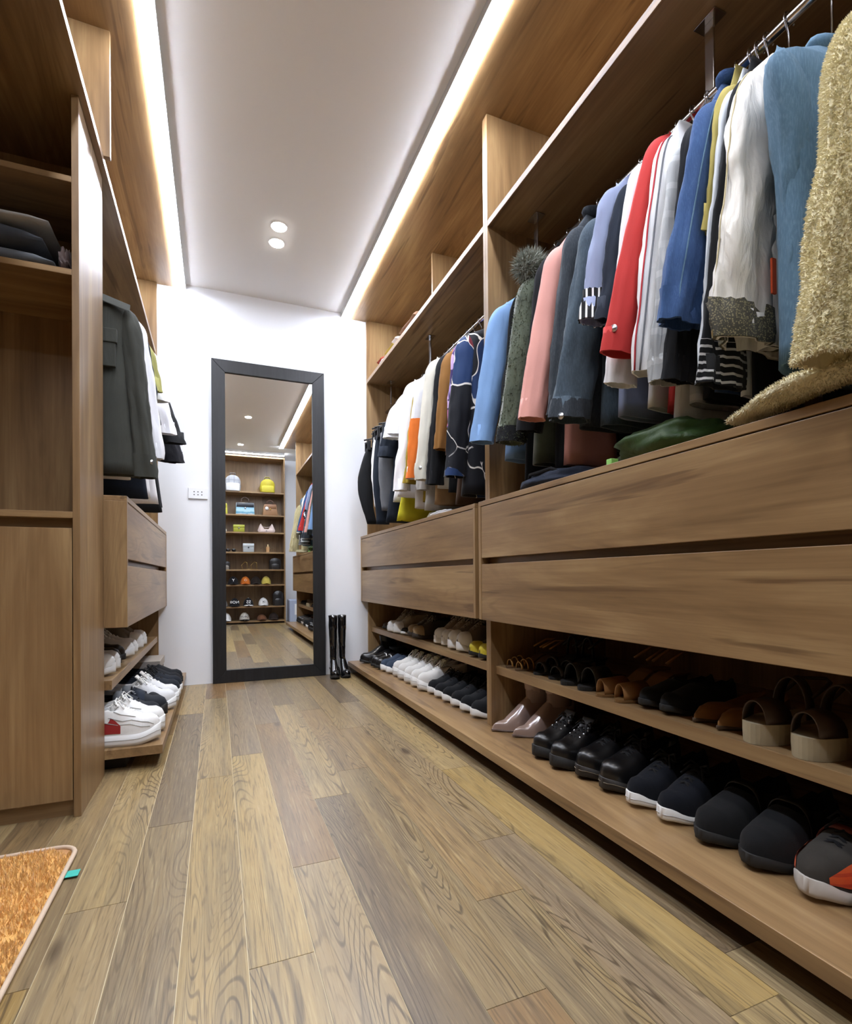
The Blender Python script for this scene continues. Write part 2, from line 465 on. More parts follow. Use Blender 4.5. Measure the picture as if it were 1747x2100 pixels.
# ------------------------------------------------------------------ left wardrobe
def left_unit():
    y0, y1, t = 2.0285, YW - 0.001, 0.018
    u = thing('wardrobe', 'open oak wardrobe with two pale-lit drawers beside the left wall', 'wardrobe', (-0.6, y0, 0))
    pbox(u, 'side_panel', wood_v, -0.90, -0.33, y1 - t, y1, ZPT, ZS)
    pbox(u, 'side_panel', wood_v, -0.90, -0.36, y0, y0 + t, ZPT, ZST - 0.025)
    pbox(u, 'upright', wood_v, -0.90, -0.318, 1.952, 1.97, ZST, ZS)
    pbox(u, 'back_panel', wood_v, -0.912, -0.90, y0, y1, ZPT, ZS, 0)
    pbox(u, 'hanging_shelf', wood_h, -0.90, -0.336, 0.35, y1 - t, ZST - 0.025, ZST)
    pbox(u, 'shoe_shelf', wood_h, -0.90, -0.335, y0 + t, y1 - t, SSB, SST)
    pbox(u, 'box_top', wood_h, -0.90, -0.285, y0 + 0.001, y1, ZBT - t, ZBT)
    pbox(u, 'box_bottom', wood_h, -0.90, -0.31, y0 + t, y1 - t, ZBB, ZBB + t)
    for ya in (y0, y1 - t):
        pbox(u, 'box_side', wood_v, -0.90, -0.285, ya, ya + t, ZBB, ZBT - t)
    pbox(u, 'grip_recess', wood_h, -0.336, -0.326, y0 + t, y1 - t, 0.66, 0.76, 0)
    pbox(u, 'drawer', wood_h, -0.306, -0.2865, y0 + t + .002, y1 - t - .002, 0.731, ZBT - t - 0.003)
    pbox(u, 'drawer', wood_h, -0.306, -0.2865, y0 + t + .002, y1 - t - .002, ZBB, 0.707)
left_unit()

def near_cabinet():
    x0, x1, y0, y1, t = -1.6, -0.354, 1.703, 2.027, 0.018
    u = thing('cabinet', 'tall oak cabinet with open shelves above a door, beside the left wardrobe', 'cabinet', (-1.0, y0, 0))
    pbox(u, 'side_panel', wood_col, x1 - t, x1, y0, y1, 0, ZST - 0.026)
    pbox(u, 'side_panel', wood_v, x0, x0 + t, y0, y1, 0, ZST - 0.026)
    pbox(u, 'back_panel', wood_v, x0 + t, x1 - t, y1 - 0.012, y1, 0, ZST - 0.026, 0)
    for za, zb in ((1.773, 1.790), (1.512, 1.529), (0.832, 0.850)):
        pbox(u, 'shelf', wood_x, x0 + t, x1 - t, y0 + 0.001, y1 - 0.012, za, zb)
    pbox(u, 'grip_recess', wood_x, x0 + t, x1 - t, y0 + 0.03, y0 + 0.04, 0.77, 0.832, 0)
    pbox(u, 'kickboard', wood_x, x0 + t, x1 - t, y0 + 0.02, y0 + 0.035, 0, 0.05, 0)
    for a, b_ in ((x1 - t - 0.6, x1 - t - 0.002), (x0 + t + 0.002, x1 - t - 0.603)):
        pbox(u, 'door', wood_v, a, b_, y0 + 0.001, y0 + 0.019, 0.048, 0.804)
near_cabinet()

# ------------------------------------------------------------------ mirror
def mirror():
    x0, x1, z1, y = -0.026, 0.681, 2.048, YW - 0.001
    w, d = 0.080, 0.028
    t = thing('standing_mirror', 'full-length mirror with a wide black wooden frame against the white wall', 'mirror', ((x0 + x1) / 2, y, 0))
    m, nt, b = newmat('black_painted_wood')
    v, oi = coords(nt)
    nz = noiset(nt, stretch(nt, v, 'z', 60.0, 6.0), 1.0, 4)
    nt.links.new(ramp(nt, nz, [(0.35, lin('#0d0d0f')), (0.7, lin('#1a1a1d'))]), b.inputs['Base Color'])
    b.inputs['Roughness'].default_value = 0.5
    nt.links.new(nd(nt, 'ShaderNodeBump', {'Height': nz, 'Strength': 0.5, 'Distance': 0.002}).outputs[0], b.inputs['Normal'])
    def piece(q):
        mb = MB()
        mb.loft([[(p[0], y, p[1]) for p in q], [(p[0], y - d, p[1]) for p in q]])
        return mb.build('frame_rail', m, t, off=t.location, bevel=0.002)
    a, b_, c, e = x0, x1, 0.001, z1
    piece([(a, c), (b_, c), (b_ - w, c + w), (a + w, c + w)])
    piece([(a, e), (a + w, e - w), (b_ - w, e - w), (b_, e)])
    piece([(a, c), (a + w, c + w), (a + w, e - w), (a, e)])
    piece([(b_, c), (b_, e), (b_ - w, e - w), (b_ - w, c + w)])
    gm, gn, gb = newmat('mirror_glass')
    gb.inputs['Base Color'].default_value = (0.93, 0.95, 0.95, 1); gb.inputs['Metallic'].default_value = 1; gb.inputs['Roughness'].default_value = 0.0
    MB().box(a + w - 0.004, b_ - w + 0.004, y - 0.016, y - 0.006, c + w - 0.004, e - w + 0.004).build('mirror_glass', gm, t, off=t.location)
mirror()

# wall socket
s = thing('socket_plate', 'white double socket plate on the wall left of the mirror', 'socket', (-0.1065, YW, 1.194))
MB().box(-0.056, 0.056, -0.009, 0.0, -0.035, 0.035).build('plate', plain('#eef0f3', 0.35), s, bevel=0.003)
for i in range(3):
    for j in range(2):
        hx, hz = -0.022 + i * 0.022, -0.009 + j * 0.018
        MB().box(hx - 0.003, hx + 0.003, -0.0098, -0.008, hz - 0.0035, hz + 0.0035).build('pin_hole', plain('#50545a', 0.6), s)

# ------------------------------------------------------------------ hanging rails
def rail(label, x, y0, y1, z, posts):
    t = thing('hanging_rail', label, 'rail', (x, (y0 + y1) / 2, z))
    off = t.location
    MB().tube([(x, y0, z), (x, y1, z)], 0.011, 12).build('rod', chrome, t, True, off=off)
    for py in posts:
        MB().box(x - 0.003, x + 0.003, py - 0.012, py + 0.012, z - 0.014, ZST - 0.029).build('post', chrome, t, off=off, bevel=0.001)
        MB().box(x - 0.02, x + 0.02, py - 0.03, py + 0.03, ZST - 0.029, ZST - 0.0255).build('bracket', chrome, t, off=off, bevel=0.001)
ZR = 1.835
XRR, XLR = 1.13, -0.49
rail('chrome hanging rail under the shelf of the near right wardrobe', XRR, 0.02, 1.76, ZR, (0.905, 1.65))
rail('chrome hanging rail under the shelf of the far right wardrobe', XRR, 1.802, YW - 0.02, ZR, (2.70, 3.42))
rail('chrome hanging rail under the shelf of the left wardrobe', XLR, 2.05, YW - 0.02, ZR, (2.6, 3.3))

# ------------------------------------------------------------------ clothes
def fur(src, n, length, m, parent, name, seed=1, width=0.004, droop=0.5):
    """many short tapering tufts growing out of the faces of src: nobody could count them"""
    rnd = random.Random(seed)
    me = src.data
    tris = []
    tot = 0.0
    for p in me.polygons:
        vs_ = [me.vertices[i].co for i in p.vertices]
        for k in range(1, len(vs_) - 1):
            a, b, c = vs_[0], vs_[k], vs_[k + 1]
            ar = (b - a).cross(c - a).length / 2
            if ar <= 0: continue
            tot += ar
            tris.append((tot, a, b, c, p.normal))
    mb = MB()
    import bisect
    keys = [t[0] for t in tris]
    for i in range(n):
        t = tris[min(bisect.bisect(keys, rnd.random() * tot), len(tris) - 1)]
        u, v = rnd.random(), rnd.random()
        if u + v > 1: u, v = 1 - u, 1 - v
        p = t[1] + (t[2] - t[1]) * u + (t[3] - t[1]) * v
        d = (t[4] + Vector((rnd.uniform(-.6, .6), rnd.uniform(-.6, .6), rnd.uniform(-.5, .4) - droop))).normalized()
        s_ = d.cross(Vector((rnd.uniform(-1, 1), rnd.uniform(-1, 1), rnd.uniform(-1, 1)))).normalized() * width * rnd.uniform(.6, 1.3)
        L = length * rnd.uniform(.5, 1.2)
        b = len(mb.v)
        mb.v += [tuple(p - s_), tuple(p + s_), tuple(p + d * L)]
        mb.f.append((b, b + 1, b + 2))
    o = mb.build(name, m, parent, fixn=False)
    o['kind'] = 'stuff'
    return o

def sleeve_rings(xt, zt, xc, zc, rs, rc, ry, amp, seed, n=30, seg=32, bow=0.0, yshift=0.0):
    H_ = zt - zc
    rings = []
    for i in range(n + 1):
        t = i / n
        t2 = t ** 1.35
        z = zt - H_ * t2
        xo = xt + (xc - xt) * (t2 ** 0.85) + bow * math.sin(PI * t2)
        rx = rs + (rc - rs) * t2
        cap = min(1.0, math.sqrt(max(0.0, 1 - (1 - min(1, t2 * H_ / 0.10)) ** 2)) + 0.02)
        yy = ry * (1 - 0.15 * t2)
        cx = xo - rx
        r_ = []
        for j in range(seg):
            a = 2 * PI * j / seg
            w = amp * cap * (n3(math.cos(a) * 1.4 + seed, math.sin(a) * 1.4, z * 9) + 0.6 * n3(math.cos(a) * 3 + seed, math.sin(a) * 3 + 7, z * 24 + 6 * math.cos(a)) + 0.8 * n3(math.cos(a) * 4.5 + seed, math.sin(a) * 4.5, z * 3 + seed)) * (0.5 + t2)
            r_.append((cx + (1 - cap) * (rx - 0.03) * 0.0 + (rx * cap + w) * math.cos(a), yshift * t2 + (yy * cap * abs(math.sin(a)) ** 0.25 + w) * math.sin(a), z + 0.010 * (cap - 1) * math.cos(a)))
        rings.append(r_)
    return rings

def sleeve(name, m, parent, *a, **k):
    rings = sleeve_rings(*a, **k)
    last = rings[-1]
    c = Vector((sum(p[0] for p in last) / len(last), sum(p[1] for p in last) / len(last), last[0][2]))
    inner = [tuple(c + (Vector(p) - c) * 0.86) for p in last]
    deep = [tuple(c + (Vector(p) - c) * 0.80 + Vector((0, 0, 0.06))) for p in last]
    return MB().loft(rings, c1=False).loft([last, inner], False, False).loft([inner, deep], False, True).build(name, m, parent, smooth=True)

def band(name, m, parent, rings, i0, i1, grow):
    out = []
    for r_ in rings[i0:i1 + 1]:
        c = Vector((sum(p[0] for p in r_) / len(r_), sum(p[1] for p in r_) / len(r_), r_[0][2]))
        out.append([tuple(c + (Vector(p) - c) * grow) for p in r_])
    c = Vector((sum(p[0] for p in out[-1]) / len(out[-1]), sum(p[1] for p in out[-1]) / len(out[-1]), out[-1][0][2]))
    i1_ = [tuple(c + (Vector(p) - c) * 0.88) for p in out[-1]]
    i2_ = [tuple(c + (Vector(p) - c) * 0.8 + Vector((0, 0, 0.03))) for p in out[-1]]
    top = [tuple(Vector(p) * 0.9 + (Vector((sum(q[0] for q in out[0]), sum(q[1] for q in out[0]), sum(q[2] for q in out[0]))) / len(out[0])) * 0.1) for p in out[0]]
    return MB().loft(out, False, False).loft([top, out[0]], False, False).loft([out[-1], i1_], False, False).loft([i1_, i2_], False, True).build(name, m, parent, smooth=True)

def body_mb(xt, zt, zn, zh, hb, seed, seg=28, n=20, flare=0.0, fold=0.010, xback=None, hemwave=0.006):
    rings = []
    xb = xt if xback is None else xback
    for i in range(n + 1):
        t = i / n
        if t < 0.25:
            z = zn + (zt - 0.010 - zn) * (t / 0.25)
            k = t / 0.25
            w = 0.055 + (xt - 0.035 - 0.055) * k
            b_ = hb * (0.25 + 0.6 * k)
        else:
            k = (t - 0.25) / 0.75
            z = zt - 0.010 + (zh - zt + 0.010) * k
            w = xt - 0.035 - 0.012 * sm(0, .3, k) - 0.012 * math.sin(PI * k) + flare * k
            b_ = hb * (0.85 + 0.15 * k)
        r_ = []
        for j in range(seg):
            a = 2 * PI * j / seg
            ca, sa = math.cos(a), math.sin(a)
            x = w * math.copysign(abs(ca) ** 0.7, ca)
            if ca < 0: x *= xb / xt
            f = fold * (0.3 + t) * (n3(x * 16 + seed, z * 1.6, seed) + 0.4 * n3(x * 40, z * 5, seed + 3))
            y = b_ * math.copysign(abs(sa) ** 0.55, sa) + f
            zz = z + (hemwave * n3(x * 9 + seed, sa, 5.0) if i == n else 0)
            r_.append((x, y, zz))
        rings.append(r_)
    last = rings[-1]
    rings.append([(p[0] * 0.97, p[1] * 0.6, p[2] + 0.001) for p in last])
    rings.append([(p[0] * 0.9, p[1] * 0.3, p[2] + 0.10) for p in last])
    return MB().loft(rings)

hang_black = plain('#1d1d1f', 0.45)
hang_white = plain('#d8d8d6', 0.4)
def hanger(label, x, y, rz, half, zdrop, m=hang_black, zmid=-0.06):
    """hook over the rail, shoulders sloping under the garment"""
    t = thing('clothes_hanger', label, 'hanger', (x, y, ZR), rz, 'hangers on the rails')
    hk = [(0.016 * math.cos(a), 0, 0.0 + 0.016 * math.sin(a)) for a in [math.radians(q) for q in range(200, -60, -26)]]
    hk = [(p[0], 0, p[2]) for p in hk] + [(0, 0, -0.03), (0, 0, min(-0.05, zmid))]
    MB().tube(hk, 0.002, 6).build('hook', chrome, t, True)
    MB().tube([(-half, 0, -zdrop), (-half * .5, 0, (zmid - zdrop) / 2), (0, 0, zmid), (half * .5, 0, (zmid - zdrop) / 2), (half, 0, -zdrop)], [0.005, .006, .007, .006, .005], 8).build('arms', m, t, True)
    return t

def garment(name, label, cat, y, tip, cuff, m, side='R', rs=0.05, rc=0.045, ry=0.03, amp=0.0075, hem=None, bm=None, hb=None,
            seed=None, cuffband=None, collar=None, button=None, bow=0.0, short=False, flare=0.0, fold=0.010, hangm=None, group=None, yshift=0.0, fronty=None):
    cx, rz = (XRR, PI) if side == 'R' else (XLR, 0.0)
    sgn = -1 if side == 'R' else 1
    loc = (cx, y, ZR)
    g = thing(name, label, cat, loc, rz, group)
    seed = seed if seed is not None else (hash((name, round(y, 3))) % 97) * 0.71
    seed = (y * 13.7) % 29
    xt, xc = sgn * (tip[0] - cx), sgn * (cuff[0] - cx)
    zt, zc = tip[1] - ZR, cuff[1] - ZR
    zn = min(zt + 0.045, -0.040)
    hz = (hem if hem is not None else cuff[1] - 0.03) - ZR
    hb = hb or ry * 0.8
    body_mb(xt, zt, zn, hz, hb, seed, flare=flare, fold=fold, xback=0.20).build('body', bm or m, g, smooth=True)
    sl = sleeve('sleeve', m, g, xt, zt, xc, zc, rs, rc, ry, amp, seed, bow=bow, yshift=yshift)
    if not short:
        b2 = sl.copy(); COL.objects.link(b2); b2.parent = g; b2.rotation_euler = (0, 0, PI); b2.location = ((xt - 0.20), 0, 0)
    if cuffband or button:
        rg = sleeve_rings(xt, zt, xc, zc, rs, rc, ry, amp, seed, bow=bow, yshift=yshift)
    if cuffband:
        cm_, k0, grow = cuffband
        band('cuff', cm_, g, rg, int(k0 * 30 / 22), 30, grow)
    if button:
        bmn, ri = button
        ring = rg[min(30, int(ri * 30 / 22))]
        # the ring point turned to the camera between aisle side and near face
        cc = Vector((sum(p[0] for p in ring) / len(ring), sum(p[1] for p in ring) / len(ring), ring[0][2]))
        ang = math.radians(50) if side == 'R' else math.radians(-50)
        j = int(round(ang / (2 * PI) * len(ring))) % len(ring)
        pnt = Vector(ring[j]); nrm = (pnt - cc).normalized()
        MB().tube([pnt - nrm * 0.001, pnt + nrm * 0.004], 0.009, 14).build('button', bmn, g, True)
    if collar:
        cmat, ch = collar
        rings = []
        for i in range(6):
            k = i / 5
            rings.append([((0.058 + 0.014 * math.sin(k * PI * .8)) * math.cos(2 * PI * j / 18), (0.020 + 0.010 * math.sin(k * PI * .8)) * math.sin(2 * PI * j / 18), zn - 0.014 + min(ch, 0.03) * k) for j in range(18)])
        MB().loft(rings).build('collar', cmat, g, smooth=True)
    hanger(' '.join((('white' if hangm else 'black') + ' hanger of the ' + label).split()[:16]), cx, y, rz, max(0.06, min(xt, 0.20) - 0.07), -zt + 0.045, hangm or hang_black, zn - 0.012)
    return g

red_c, white_c = cloth('#ae2b27', 0.8, 0.04, fold=0.05), cloth('#e6e6e9', 0.85, 0.03)
black_c = cloth('#17181b', 0.9, 0.15)
navy_c = cloth('#1d2430', 0.9, 0.15)
denim_b = cloth('#2c466f', 0.9, 0.12, kind='denim', col2='#47668f', fold=0.45)
denim_l = cloth('#4c687d', 0.9, 0.12, kind='denim', col2='#728fa3', fold=0.4)
denim_k = cloth('#3a4650', 0.9, 0.15, kind='denim', col2='#596873', fold=0.4)
denim_c = cloth('#2b3036', 0.9, 0.15, kind='denim', col2='#4a5157', fold=0.4)
silver = plain('#c9ccd0', 0.3, 1.0)
goldm = plain('#c9a55b', 0.3, 1.0)
satin = cloth('#d6d1c8', 0.42, 0.03, fold=1.1, sheen=0.0)

# near right wardrobe, from the divider towards the camera
garment('coat', 'light blue wool coat hanging against the wardrobe divider', 'coat', 1.69, (0.965, 1.690), (0.865, 1.156), cloth('#7b9dc8', 0.85, 0.06, fold=0.35), rs=0.055, rc=0.048, ry=0.036, amp=0.005, hem=1.10)
garment('jacket', 'thin black jacket between the light blue coat and the green fur coat', 'jacket', 1.605, (0.995, 1.7), (0.935, 1.149), black_c, ry=0.016, hem=1.0)
g = garment('coat', 'dark green plush coat with a grey fur collar', 'coat', 1.515, (0.975, 1.700), (0.880, 1.113), cloth('#4c5443', 0.95, 0.35, weave=180, fold=0.5, sheen=0.5), rs=0.052, rc=0.05, ry=0.038, amp=0.006, hem=1.05, cuffband=(black_c, 21, 1.02))
fc = MB().sphere((0.115, 0.0, -0.105), 0.055, 0.036, 0.042, 14, 8).build('fur_collar', cloth('#6e7268', 0.95, 0.3), g, smooth=True)
fur(fc, 1800, 0.03, cloth('#8b8f84', 0.95, 0.3), fc, 'fur', 3, 0.0016, 0.0)
gs = [c for c in g.children if c.name.startswith('sleeve')][0]
fur(gs, 3500, 0.007, cloth('#59614d', 0.95, 0.35), gs, 'pile', 4, 0.0016, 0.5)
garment('jacket', 'thin black jacket between the green fur coat and the pink coat', 'jacket', 1.445, (1.008, 1.744), (0.914, 1.136), black_c, ry=0.02, hem=1.0)
garment('coat', 'salmon pink tailored coat', 'coat', 1.38, (0.998, 1.737), (0.872, 1.154), cloth('#d0968b', 0.82, 0.05, fold=0.15), rs=0.054, rc=0.05, ry=0.032, amp=0.004, hem=1.02)
garment('jacket', 'charcoal denim jacket beside the pink coat', 'jacket', 1.295, (1.000, 1.745), (0.922, 1.143), denim_c, ry=0.03, collar=(denim_c, 0.05), hem=1.12)
garment('jacket', 'washed dark grey denim jacket with a buttoned cuff', 'jacket', 1.21, (1.002, 1.722), (0.874, 1.104), denim_k, rs=0.06, rc=0.066, ry=0.036, hem=1.10, cuffband=(denim_c, 21, 1.05), button=(silver, 22))
garment('shirt', 'pale lavender shirt with a rolled black and white striped cuff', 'shirt', 1.12, (0.986, 1.739), (0.908, 1.345), cloth('#858ea9', 0.88, 0.05), rs=0.045, rc=0.042, ry=0.024, hem=1.10, cuffband=(cloth('#141416', 0.9, kind='ystripe', col2='#e4e4e4'), 19, 1.12))
garment('jacket', 'dark navy jacket between the lavender shirt and the white coat', 'jacket', 1.078, (1.003, 1.727), (0.925, 1.33), navy_c, ry=0.018)
garment('coat', 'plain white coat behind the red coat', 'coat', 1.038, (1.009, 1.756), (0.912, 1.148), white_c, rs=0.052, rc=0.05, ry=0.020, amp=0.004, hem=1.1)
garment('coat', 'bright red wool coat with a silver cuff button', 'coat', 0.995, (1.039, 1.802), (0.863, 1.203), red_c, rs=0.052, rc=0.056, ry=0.023, amp=0.003, hem=1.08, button=(silver, 21))
g = garment('jacket', 'white track jacket with red and grey sleeve piping', 'jacket', 0.95, (1.01, 1.753), (0.914, 1.146), cloth('#e2e2e2', 0.7, 0.03), rs=0.05, rc=0.05, ry=0.023, hem=1.03)
def piping(g, tip, cuff, rs, rc, ry, y, col, ang, r=0.0022, seed=None):
    xt, xc, zt, zc = XRR - tip[0], XRR - cuff[0], tip[1] - ZR, cuff[1] - ZR
    rg = sleeve_rings(xt, zt, xc, zc, rs, rc, ry, 0.006, (y * 13.7) % 29)
    j = int(round(math.radians(ang) / (2 * PI) * 32)) % 32
    pts = []
    for q in rg[1:]:
        c = Vector((sum(p[0] for p in q) / 32, sum(p[1] for p in q) / 32, q[0][2]))
        pts.append(c + (Vector(q[j]) - c) * 1.03)
    MB().tube(pts, r, 6).build('piping', col, g, True)
piping(g, (1.01, 1.753), (0.914, 1.146), 0.05, 0.05, 0.023, 0.95, cloth('#b2333a'), 22)
piping(g, (1.01, 1.753), (0.914, 1.146), 0.05, 0.05, 0.023, 0.95, cloth('#6d6f74'), 44)
garment('jacket', 'light grey checked jacket beside the white track jacket', 'jacket', 0.908, (1.008, 1.7), (0.925, 1.11), cloth('#a3a5a6', 0.88, 0.06, kind='plaid', col2='#c4c6c6'), rs=0.05, rc=0.05, ry=0.021, hem=1.07)
garment('jacket', 'black jacket hidden behind the blue denim jacket', 'jacket', 0.872, (1.007, 1.722), (0.93, 1.1), black_c, ry=0.016, rc=0.05)
g = garment('jacket', 'mid blue denim jacket with a buttoned cuff', 'jacket', 0.828, (1.009, 1.741), (0.875, 1.204), denim_b, rs=0.066, rc=0.060, ry=0.026, hem=1.08, cuffband=(denim_b, 20, 1.05), collar=(denim_b, 0.05))
piping(g, (1.009, 1.741), (0.875, 1.204), 0.066, 0.060, 0.026, 0.828, denim_l, 58, 0.0018)
garment('shirt', 'mustard yellow shirt behind the white knit', 'shirt', 0.797, (1.025, 1.752), (0.97, 1.4), cloth('#a89a56', 0.9), ry=0.010)
garment('sweater', 'pale bluish white knit beside the blue denim jacket', 'sweater', 0.781, (1.018, 1.726), (0.93, 1.087), cloth('#cfd4d9', 0.9, 0.04), rs=0.045, rc=0.05, ry=0.013, hem=1.05)
garment('jacket', 'black and white striped varsity jacket under the white satin bomber', 'jacket', 0.761, (1.022, 1.734), (0.905, 1.05), cloth('#141518', 0.9, 0.1), rs=0.05, rc=0.065, ry=0.012, hem=0.99, cuffband=(cloth('#101114', 0.9, kind='hstripe', col2='#c9c9cb'), 20, 1.03))
g = garment('jacket', 'crinkled white satin bomber jacket with a dark sequinned hem', 'jacket', 0.717, (0.983, 1.698), (0.893, 1.122), satin, rs=0.062, rc=0.085, ry=0.028, amp=0.014, hem=1.12, cuffband=(cloth('#3a362a', 0.6, 0.3, kind='sequin', col2='#8f8762'), 20, 1.07))
piping(g, (0.983, 1.698), (0.893, 1.122), 0.062, 0.085, 0.028, 0.717, cloth('#b8ab86'), 5, 0.0016)
MB().box(0.10, 0.112, 0.030, 0.034, -0.62, -0.55).build('tag', cloth('#d2532c'), g)
g = garment('jacket', 'light washed denim jacket with its collar and yoke facing the camera', 'jacket', 0.635, (0.925, 1.63), (0.985, 1.2), denim_l, rs=0.040, rc=0.042, ry=0.034, hb=0.044, hem=1.05, collar=(denim_l, 0.035), hangm=hang_white, fold=0.016, bow=-0.02)
xt_ = XRR - 0.925
MB().box(0.0, 0.10, 0.043, 0.052, -0.42, -0.36).build('pocket_flap', denim_l, g, bevel=0.002)
MB().tube([(0.05, 0.05, -0.40), (0.05, 0.056, -0.40)], 0.007, 12).build('button', silver, g, True)

# cream fleece coat at the right edge of the picture
cream = cloth('#d6cba2', 0.95, 0.1, weave=120, fold=0.6, sheen=0.4)
cream_t = cloth('#e2d9b6', 0.95, 0.06, weave=120, sheen=0.4)
g = garment('coat', 'shaggy cream fleece coat nearest the camera spilling onto the drawer top', 'coat', 0.5, (0.925, 1.575), (0.832, 0.99), cream, rs=0.055, rc=0.052, ry=0.045, hb=0.05, amp=0.008, hem=0.98, fold=0.015)
for k, ch in enumerate([c for c in list(g.children) if c.name.split('.')[0] in ('sleeve', 'body')][:2]):
    fur(ch, (34000, 44000)[k], 0.0055, cream_t, ch, 'fleece', 11 + k, 0.0013, 0.1)
rings = []
for i in range(17):
    t = i / 16
    rr = 0.030 * math.sin(PI * min(1, 0.12 + t * 0.86)) ** 0.5 + 0.002
    rings.append([(0.165 + 0.02 * math.sin(t * 5) + rr * 1.5 * math.cos(a), 0.02 - 0.27 * t, -0.862 + 0.022 * (1 - t) + (0.35 + 0.25 * (1 - t)) * rr * math.sin(a) + 0.004 * n3(t * 9, a, 1)) for a in [2 * PI * j / 14 for j in range(14)]])
dr = MB().loft(rings).build('trailing_hem', cloth('#d8cfae', 0.95, 0.1), g, smooth=True)
fur(dr, 7000, 0.006, cloth('#ded6b8', 0.95, 0.08), dr, 'fleece', 21, 0.0012, 0.0)

# far right wardrobe, from the divider towards the mirror wall
garment('blouse', 'long navy and black blouse with white line pattern and maroon patches', 'blouse', 1.93, (0.931, 1.675), (0.868, 1.073), cloth('#15161d', 0.7, kind='shards'), rs=0.05, rc=0.05, ry=0.036, hb=0.045, hem=1.0, hangm=hang_white, amp=0.008, collar=(cloth('#15161d', 0.7, kind='shards'), 0.05), flare=0.03)
garment('shirt', 'lilac and pink stained-glass print shirt', 'shirt', 2.03, (0.955, 1.690), (0.925, 1.31), cloth('#b79ad6', 0.75, kind='print'), ry=0.028, hem=1.10)
garment('dress', 'dark brown long dress beside the printed shirt', 'dress', 2.09, (0.985, 1.70), (0.945, 1.20), cloth('#4a382c', 0.85), ry=0.026, hem=0.985, flare=0.04)
garment('jacket', 'ochre suede jacket beside the printed shirt', 'jacket', 2.15, (0.962, 1.70), (0.915, 1.24), cloth('#8d6331', 0.85, 0.08), ry=0.03, rs=0.045, rc=0.042)
garment('shirt', 'black shirt between the ochre jacket and the cream shirt', 'shirt', 2.21, (0.965, 1.715), (0.90, 1.09), black_c, ry=0.026)
garment('shirt', 'cream cotton shirt with a buttoned cuff', 'shirt', 2.28, (0.940, 1.712), (0.872, 1.122), cloth('#d3cfc0', 0.85, 0.03, fold=0.35), rs=0.048, rc=0.046, ry=0.034, hem=1.09, cuffband=(cloth('#d3cfc0', 0.85, 0.03), 20, 1.05), button=(silver, 21))
garment('shirt', 'tan linen shirt behind the cream shirt', 'shirt', 2.36, (0.962, 1.69), (0.925, 1.15), cloth('#9a7b58', 0.9), ry=0.03, hem=1.02)
garment('sweater', 'navy white and orange colour-blocked sweater', 'sweater', 2.475, (0.955, 1.70), (0.898, 1.165), cloth('#dcdde0', 0.9), ry=0.03, rs=0.042, rc=0.038, cuffband=(cloth('#d9722c', 0.9), 12, 1.03), hem=1.02)
garment('sweater', 'mustard yellow thin sweater among the white shirts', 'sweater', 2.53, (0.965, 1.66), (0.905, 1.15), cloth('#a08c35', 0.9), ry=0.026, hem=1.06)
garment('shirt', 'long-sleeved white shirt beside the mustard sweater', 'shirt', 2.59, (0.940, 1.715), (0.868, 1.12), white_c, ry=0.036, rs=0.05, rc=0.045, hem=1.03)
def tee(label, y, tip, cuff, m, hem, edge, side='R', cat='T-shirt', name='t_shirt', ry=0.03, rc=0.06, low=None):
    g = garment(name, label, cat, y, tip, cuff, m, side=side, rs=0.055, rc=rc, ry=ry, hem=hem, short=True, flare=edge, hb=ry * .8)
    return g
g = tee('white T-shirt with a coloured rainbow print near its hem', 2.67, (0.940, 1.69), (0.862, 1.44), cloth('#eaeaee', 0.9, 0.02), 1.10, 0.07)
for rr_, cc_ in ((0.030, '#3f9a68'), (0.024, '#d8b33c'), (0.018, '#cf6a4a')):
    MB().tube([(0.203 - 0.25 * (rr_ * math.cos(a)) ** 2 * 20, rr_ * 0.8 * math.cos(a), -0.68 + rr_ * 1.6 * math.sin(a)) for a in [PI * i / 10 for i in range(11)]], 0.003, 6).build('print', cloth(cc_), g, True)
g = tee('plain white T-shirt behind the rainbow print one', 2.79, (0.945, 1.68), (0.868, 1.45), cloth('#e4e5ea', 0.9, 0.02), 1.09, 0.06)
garment('dress', 'acid yellow dress hanging low under the white T-shirts', 'dress', 2.73, (0.975, 1.65), (0.95, 1.5), cloth('#c8c02e', 0.85), ry=0.02, hem=0.975, short=True, flare=0.09)
garment('shirt', 'light grey shirt hanging low beside the mustard sweater', 'shirt', 2.42, (0.975, 1.66), (0.935, 1.1), cloth('#b7b5b0', 0.9), ry=0.022, hem=1.0, flare=0.05)
tee('black T-shirt beside the clip-hung trousers', 2.87, (0.925, 1.62), (0.870, 1.36), navy_c, 0.98, 0.06)
